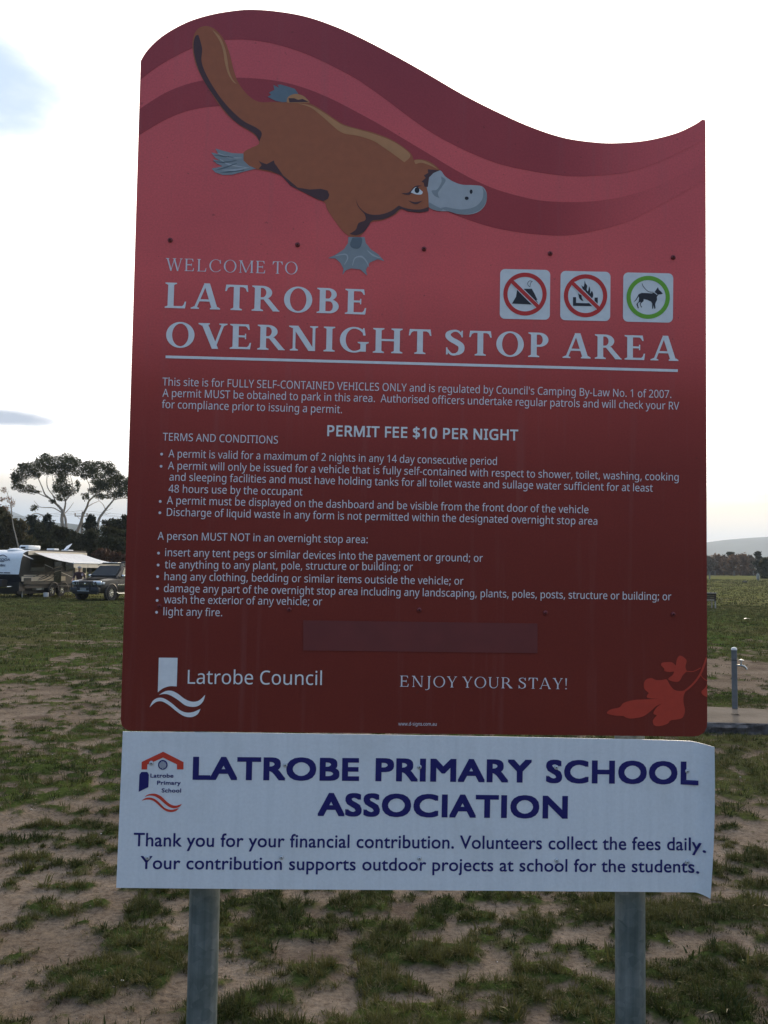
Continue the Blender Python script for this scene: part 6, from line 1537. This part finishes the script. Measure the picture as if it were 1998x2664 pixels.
    for s_, bx_, by_, bz_ in ((-1, -.385, -.42, .975), (1, .175, -.385, .995)):
        for k in range(4):
            l_ = (.062, .072, .068, .052)[k]; dx = (k - 1.5) * .019
            MB().tube([(bx_ + dx, by_ + .01, bz_), (bx_ + dx * 1.1, by_ - l_ * .55, bz_ - .006), (bx_ + dx * 1.1, by_ - l_, bz_ - .028)], [.0095, .009, .007], 7).build('finger', M_sk, root, smooth=True)
        MB().tube([(bx_ - s_ * .028, by_ + .035, bz_), (bx_ - s_ * .055, by_ + .0, bz_ - .01), (bx_ - s_ * .06, by_ - .03, bz_ - .02)], [.011, .010, .008], 7).build('thumb', M_sk, root, smooth=True)
    MB().rbox((.145, -.222, 1.30), (.10, .015, .12), .005, Matrix.Rotation(R(-14), 3, 'Y')).build('pale_patch', mat('pink_patch', (.55, .42, .45), .7), jk)
person()

# ------------------------------------------------------------------ parked off-road car
hd = Vector((-.319, -.948, 0)).normalized(); sdv = Vector((.948, -.319, 0)).normalized()
fw = Vector((gx(286, 45.9), 45.9, 0))                      # front wheel on the visible side
c0 = fw - sdv * .80 + hd * .86                              # middle of the front bumper
KM = Matrix((sdv, -hd, Vector((0, 0, 1)))).transposed().to_4x4(); KM.translation = Vector((c0.x, c0.y, gz(c0.x, c0.y)))
car = empty('parked_car', mat4=KM); tag(car, 'dark brown-grey four-wheel-drive car with roof rack, parked beside the caravan', 'car')
M_cp = mat('dark_graphite_paint', (.014, .011, .009), .35, .0, var=.03, coat=.2, spec=.3); M_wind = mat('windscreen_glass', (.010, .018, .024), .25, var=.05, spec=.10); M_plas = mat('dark_plastic', (.009, .011, .016), .5)
M_lamp = mat('headlamp_glass', (.55, .62, .70), .08, .3, spec=.8); M_chr = mat('chrome', (.72, .70, .66), .12, 1.0)
# lower body: sections along y (0 = front bumper, to the rear), half width and heights
LEN = 4.75
def loft(name, secs, m, close=True):
    mb = MB(); n = len(secs[0]); vs = [p for s_ in secs for p in s_]
    fs = [(i * n + j, i * n + j + 1, (i + 1) * n + j + 1, (i + 1) * n + j) for i in range(len(secs) - 1) for j in range(n - 1)]
    fs += [tuple(range(n)), tuple(range((len(secs) - 1) * n, len(secs) * n))]
    fs += [(i * n, (i + 1) * n, (i + 1) * n + n - 1, i * n + n - 1) for i in range(len(secs) - 1)]
    mb.add(vs, fs); return mb.build(name, m, car, smooth=True)
def sec(y, hw, zb, zt_, crown=.03, sh=.10, tuck=.05):
    """one cross section from lower left over the top to lower right"""
    h = zt_ - zb
    half = [(hw - tuck, zb), (hw, zb + h * .22), (hw + .005, zb + h * .45), (hw - .005, zb + h * .70), (hw - .03, zt_ - .06), (hw - sh, zt_ - .012), (hw * .55, zt_ + crown * .8), (0, zt_ + crown)]
    return [(-x, y, z) for x, z in half] + [(x, y, z) for x, z in half[::-1][1:]]
loft('body', [sec(.02, .70, .45, .88, .01), sec(.07, .82, .40, .98), sec(.22, .90, .38, 1.04), sec(.55, .925, .38, 1.09), sec(1.10, .93, .38, 1.13), sec(1.45, .935, .38, 1.16), sec(2.5, .935, .38, 1.16), sec(3.8, .935, .38, 1.16), sec(4.5, .92, .40, 1.15), sec(4.72, .86, .46, 1.10)], M_cp)
def gh(y, hw0, hw1, z0, z1_): return [(-hw0, y, z0), (-hw1, y, z1_), (-hw1 + .14, y, z1_ + .05), (hw1 - .14, y, z1_ + .05), (hw1, y, z1_), (hw0, y, z0)]
loft('cabin', [gh(1.36, .86, .84, 1.14, 1.17), gh(1.75, .875, .78, 1.14, 1.48), gh(2.10, .88, .73, 1.14, 1.72), gh(2.5, .88, .72, 1.14, 1.77), gh(3.6, .88, .72, 1.14, 1.78), gh(4.35, .87, .71, 1.14, 1.75), gh(4.66, .86, .74, 1.12, 1.35)], M_cp)
# glass
wp = [(-.78, 1.43, 1.215), (.78, 1.43, 1.215), (.655, 2.055, 1.735), (-.655, 2.055, 1.735)]
nrm = Vector((0, -.64, .77)); mb = MB()
wp = [(x, y - .035, z + .045) for x, y, z in wp]
mb.add([Vector(p) + nrm * .028 for p in wp] + [Vector(p) - nrm * .02 for p in wp], [(0, 1, 2, 3), (7, 6, 5, 4), (0, 4, 5, 1), (1, 5, 6, 2), (2, 6, 7, 3), (3, 7, 4, 0)]); mb.build('windscreen', M_wind, car)
def sglass(name, ys, s_, m):
    mb = MB(); a = []
    for y, z in ys:
        f_ = (z - 1.16) / (1.74 - 1.16); x = .885 + (.735 - .885) * f_; a.append(Vector((s_ * (x + .012), y, z)))
    b_ = [p - Vector((s_ * .03, 0, 0)) for p in a]; n = len(a)
    mb.add(a + b_, [tuple(range(n)), tuple(range(2 * n - 1, n - 1, -1))] + [(i, (i + 1) % n, n + (i + 1) % n, n + i) for i in range(n)]); mb.build(name, m, car)
M_sg = mat('side_glass', (.16, .15, .12), .10, .6, var=.2, spec=.9)
for s_ in (-1, 1):
    sglass('side_window', [(1.72, 1.20), (2.52, 1.20), (2.52, 1.70), (2.18, 1.70)], s_, M_sg)
    sglass('side_window', [(2.60, 1.20), (3.38, 1.20), (3.38, 1.70), (2.60, 1.70)], s_, M_sg)
    sglass('side_window', [(3.48, 1.20), (4.35, 1.20), (4.25, 1.68), (3.48, 1.70)], s_, M_wind)
    for y in (.86, 3.64):
        wheel(car, (s_ * .84, y, .385), .385, .26, (1, 0, 0), M_alu, 10, s_)
        mb = MB(); mb.tube([(s_ * .925, y + .47 * math.cos(R(a)), .385 + .47 * math.sin(R(a))) for a in range(-8, 189, 14)], .045, 8); mb.build('wheel_arch', M_cp, car, smooth=True)
        mb = MB(); mb.lathe([(.44, 0), (.44, .012), (0, .012)], (s_ * .925, y, .385), (s_, 0, 0), 28); mb.build('wheel_well', M_trim, car)
    MB().tube([(s_ * .93, 1.30, .42), (s_ * .98, 1.36, .36), (s_ * .98, 3.15, .36), (s_ * .93, 3.20, .42)], .045, 8).build('side_step', M_alu, car, smooth=True)
    MB().rbox((s_ * .945, 2.3, .80), (.025, 1.9, .075), .008).build('side_moulding', M_cp if s_ < 0 else M_chr, car)
    for y in (1.50, 2.56, 3.43): MB().box((s_ * .938, y, .82), (.006, .012, .62)).build('door_gap', M_trim, car)
    for y in (2.30, 3.20): MB().rbox((s_ * .95, y, 1.04), (.03, .17, .035), .01).build('door_handle', M_chr, car)
    # mirror
    MB().rbox((s_ * 1.02, 1.72, 1.26), (.20, .11, .16), .04).build('mirror', M_chr, car, smooth=True)
    MB().rbox((s_ * .93, 1.72, 1.20), (.10, .05, .04), .01).build('mirror_arm', M_trim, car)
    # lamps
    MB().rbox((s_ * .66, .040, .915), (.44, .14, .21), .05, Matrix.Rotation(R(s_ * 14), 3, 'Z')).build('headlight', M_lamp, car, smooth=True)
    MB().lathe([(.07, 0), (.075, .02), (0, .03)], (s_ * .60, -.035, .915), (0, -1, 0), 16).build('headlight_lens', M_glass, car, smooth=True)
    MB().rbox((s_ * .875, .25, .90), (.06, .20, .12), .02).build('indicator', M_lamp, car, smooth=True)
    MB().rbox((s_ * .62, -.06, .60), (.22, .04, .06), .015).build('fog_lamp', M_lamp, car, smooth=True)
    MB().tube([(s_ * .68, 1.9, 1.83), (s_ * .68, 2.1, 1.90), (s_ * .68, 4.2, 1.90), (s_ * .68, 4.35, 1.83)], .022, 8).build('roof_rail', M_trim, car, smooth=True)
MB().rbox((0, -.02, .72), (.86, .05, .40), .02).build('grille', M_plas, car)
for k in range(3): MB().rbox((0, -.055, .80 + k * .055), (.80, .02, .018), .004).build('grille_bar', M_chr if k == 1 else M_trim, car)
MB().rbox((0, -.045, .56), (1.74, .20, .26), .06).build('front_bumper', M_plas, car, smooth=True)
MB().rbox((0, -.02, .40), (1.5, .16, .10), .03).build('skid_plate', M_plas, car)
# bull bar
mb = MB(); mb.tube([(-.78, -.10, .62), (-.76, -.17, .88), (-.5, -.20, .96), (.5, -.20, .96), (.76, -.17, .88), (.78, -.10, .62)], .030, 8); mb.build('bull_bar', M_plas, car, smooth=True)
for s_ in (-1, 1): MB().tube([(s_ * .36, -.18, .44), (s_ * .36, -.21, .96)], .028, 8).build('bull_bar_upright', M_plas, car, smooth=True)
MB().tube([(-.36, -.20, .50), (.36, -.20, .50)], .016, 8).build('number_plate_rail', M_chr, car)
MB().rbox((0, -.215, .60), (.37, .012, .13), .004).build('number_plate', mat('plate_grey', (.22, .22, .21), .5), car)
MB().lathe([(.05, 0), (.055, .015), (0, .02)], (0, -.07, .86), (0, -1, 0), 12).build('front_badge', M_chr, car)
MB().tube([(.22, -.20, .95), (.24, -.20, 1.9)], [.010, .004], 6).build('aerial', M_trim, car)
MB().rbox((0, .62, 1.148), (1.1, .7, .02), .008).build('bonnet_bulge', M_cp, car, smooth=True)
MB().tube([(-.55, 1.50, 1.285), (.0, 1.46, 1.26)], .012, 6).build('wiper', M_trim, car)
# roof rack with gear
for y in (2.2, 3.0, 3.8): MB().rbox((0, y, 1.92), (1.34, .06, .03), .008).build('rack_bar', M_trim, car)
MB().rbox((-.12, 2.75, 1.96), (.95, 1.2, .05), .015).build('rack_tray', M_alu, car)
MB().rbox((.46, 3.1, 1.97), (.26, 1.3, .09), .03).build('rolled_shade', M_cb, car, smooth=True)
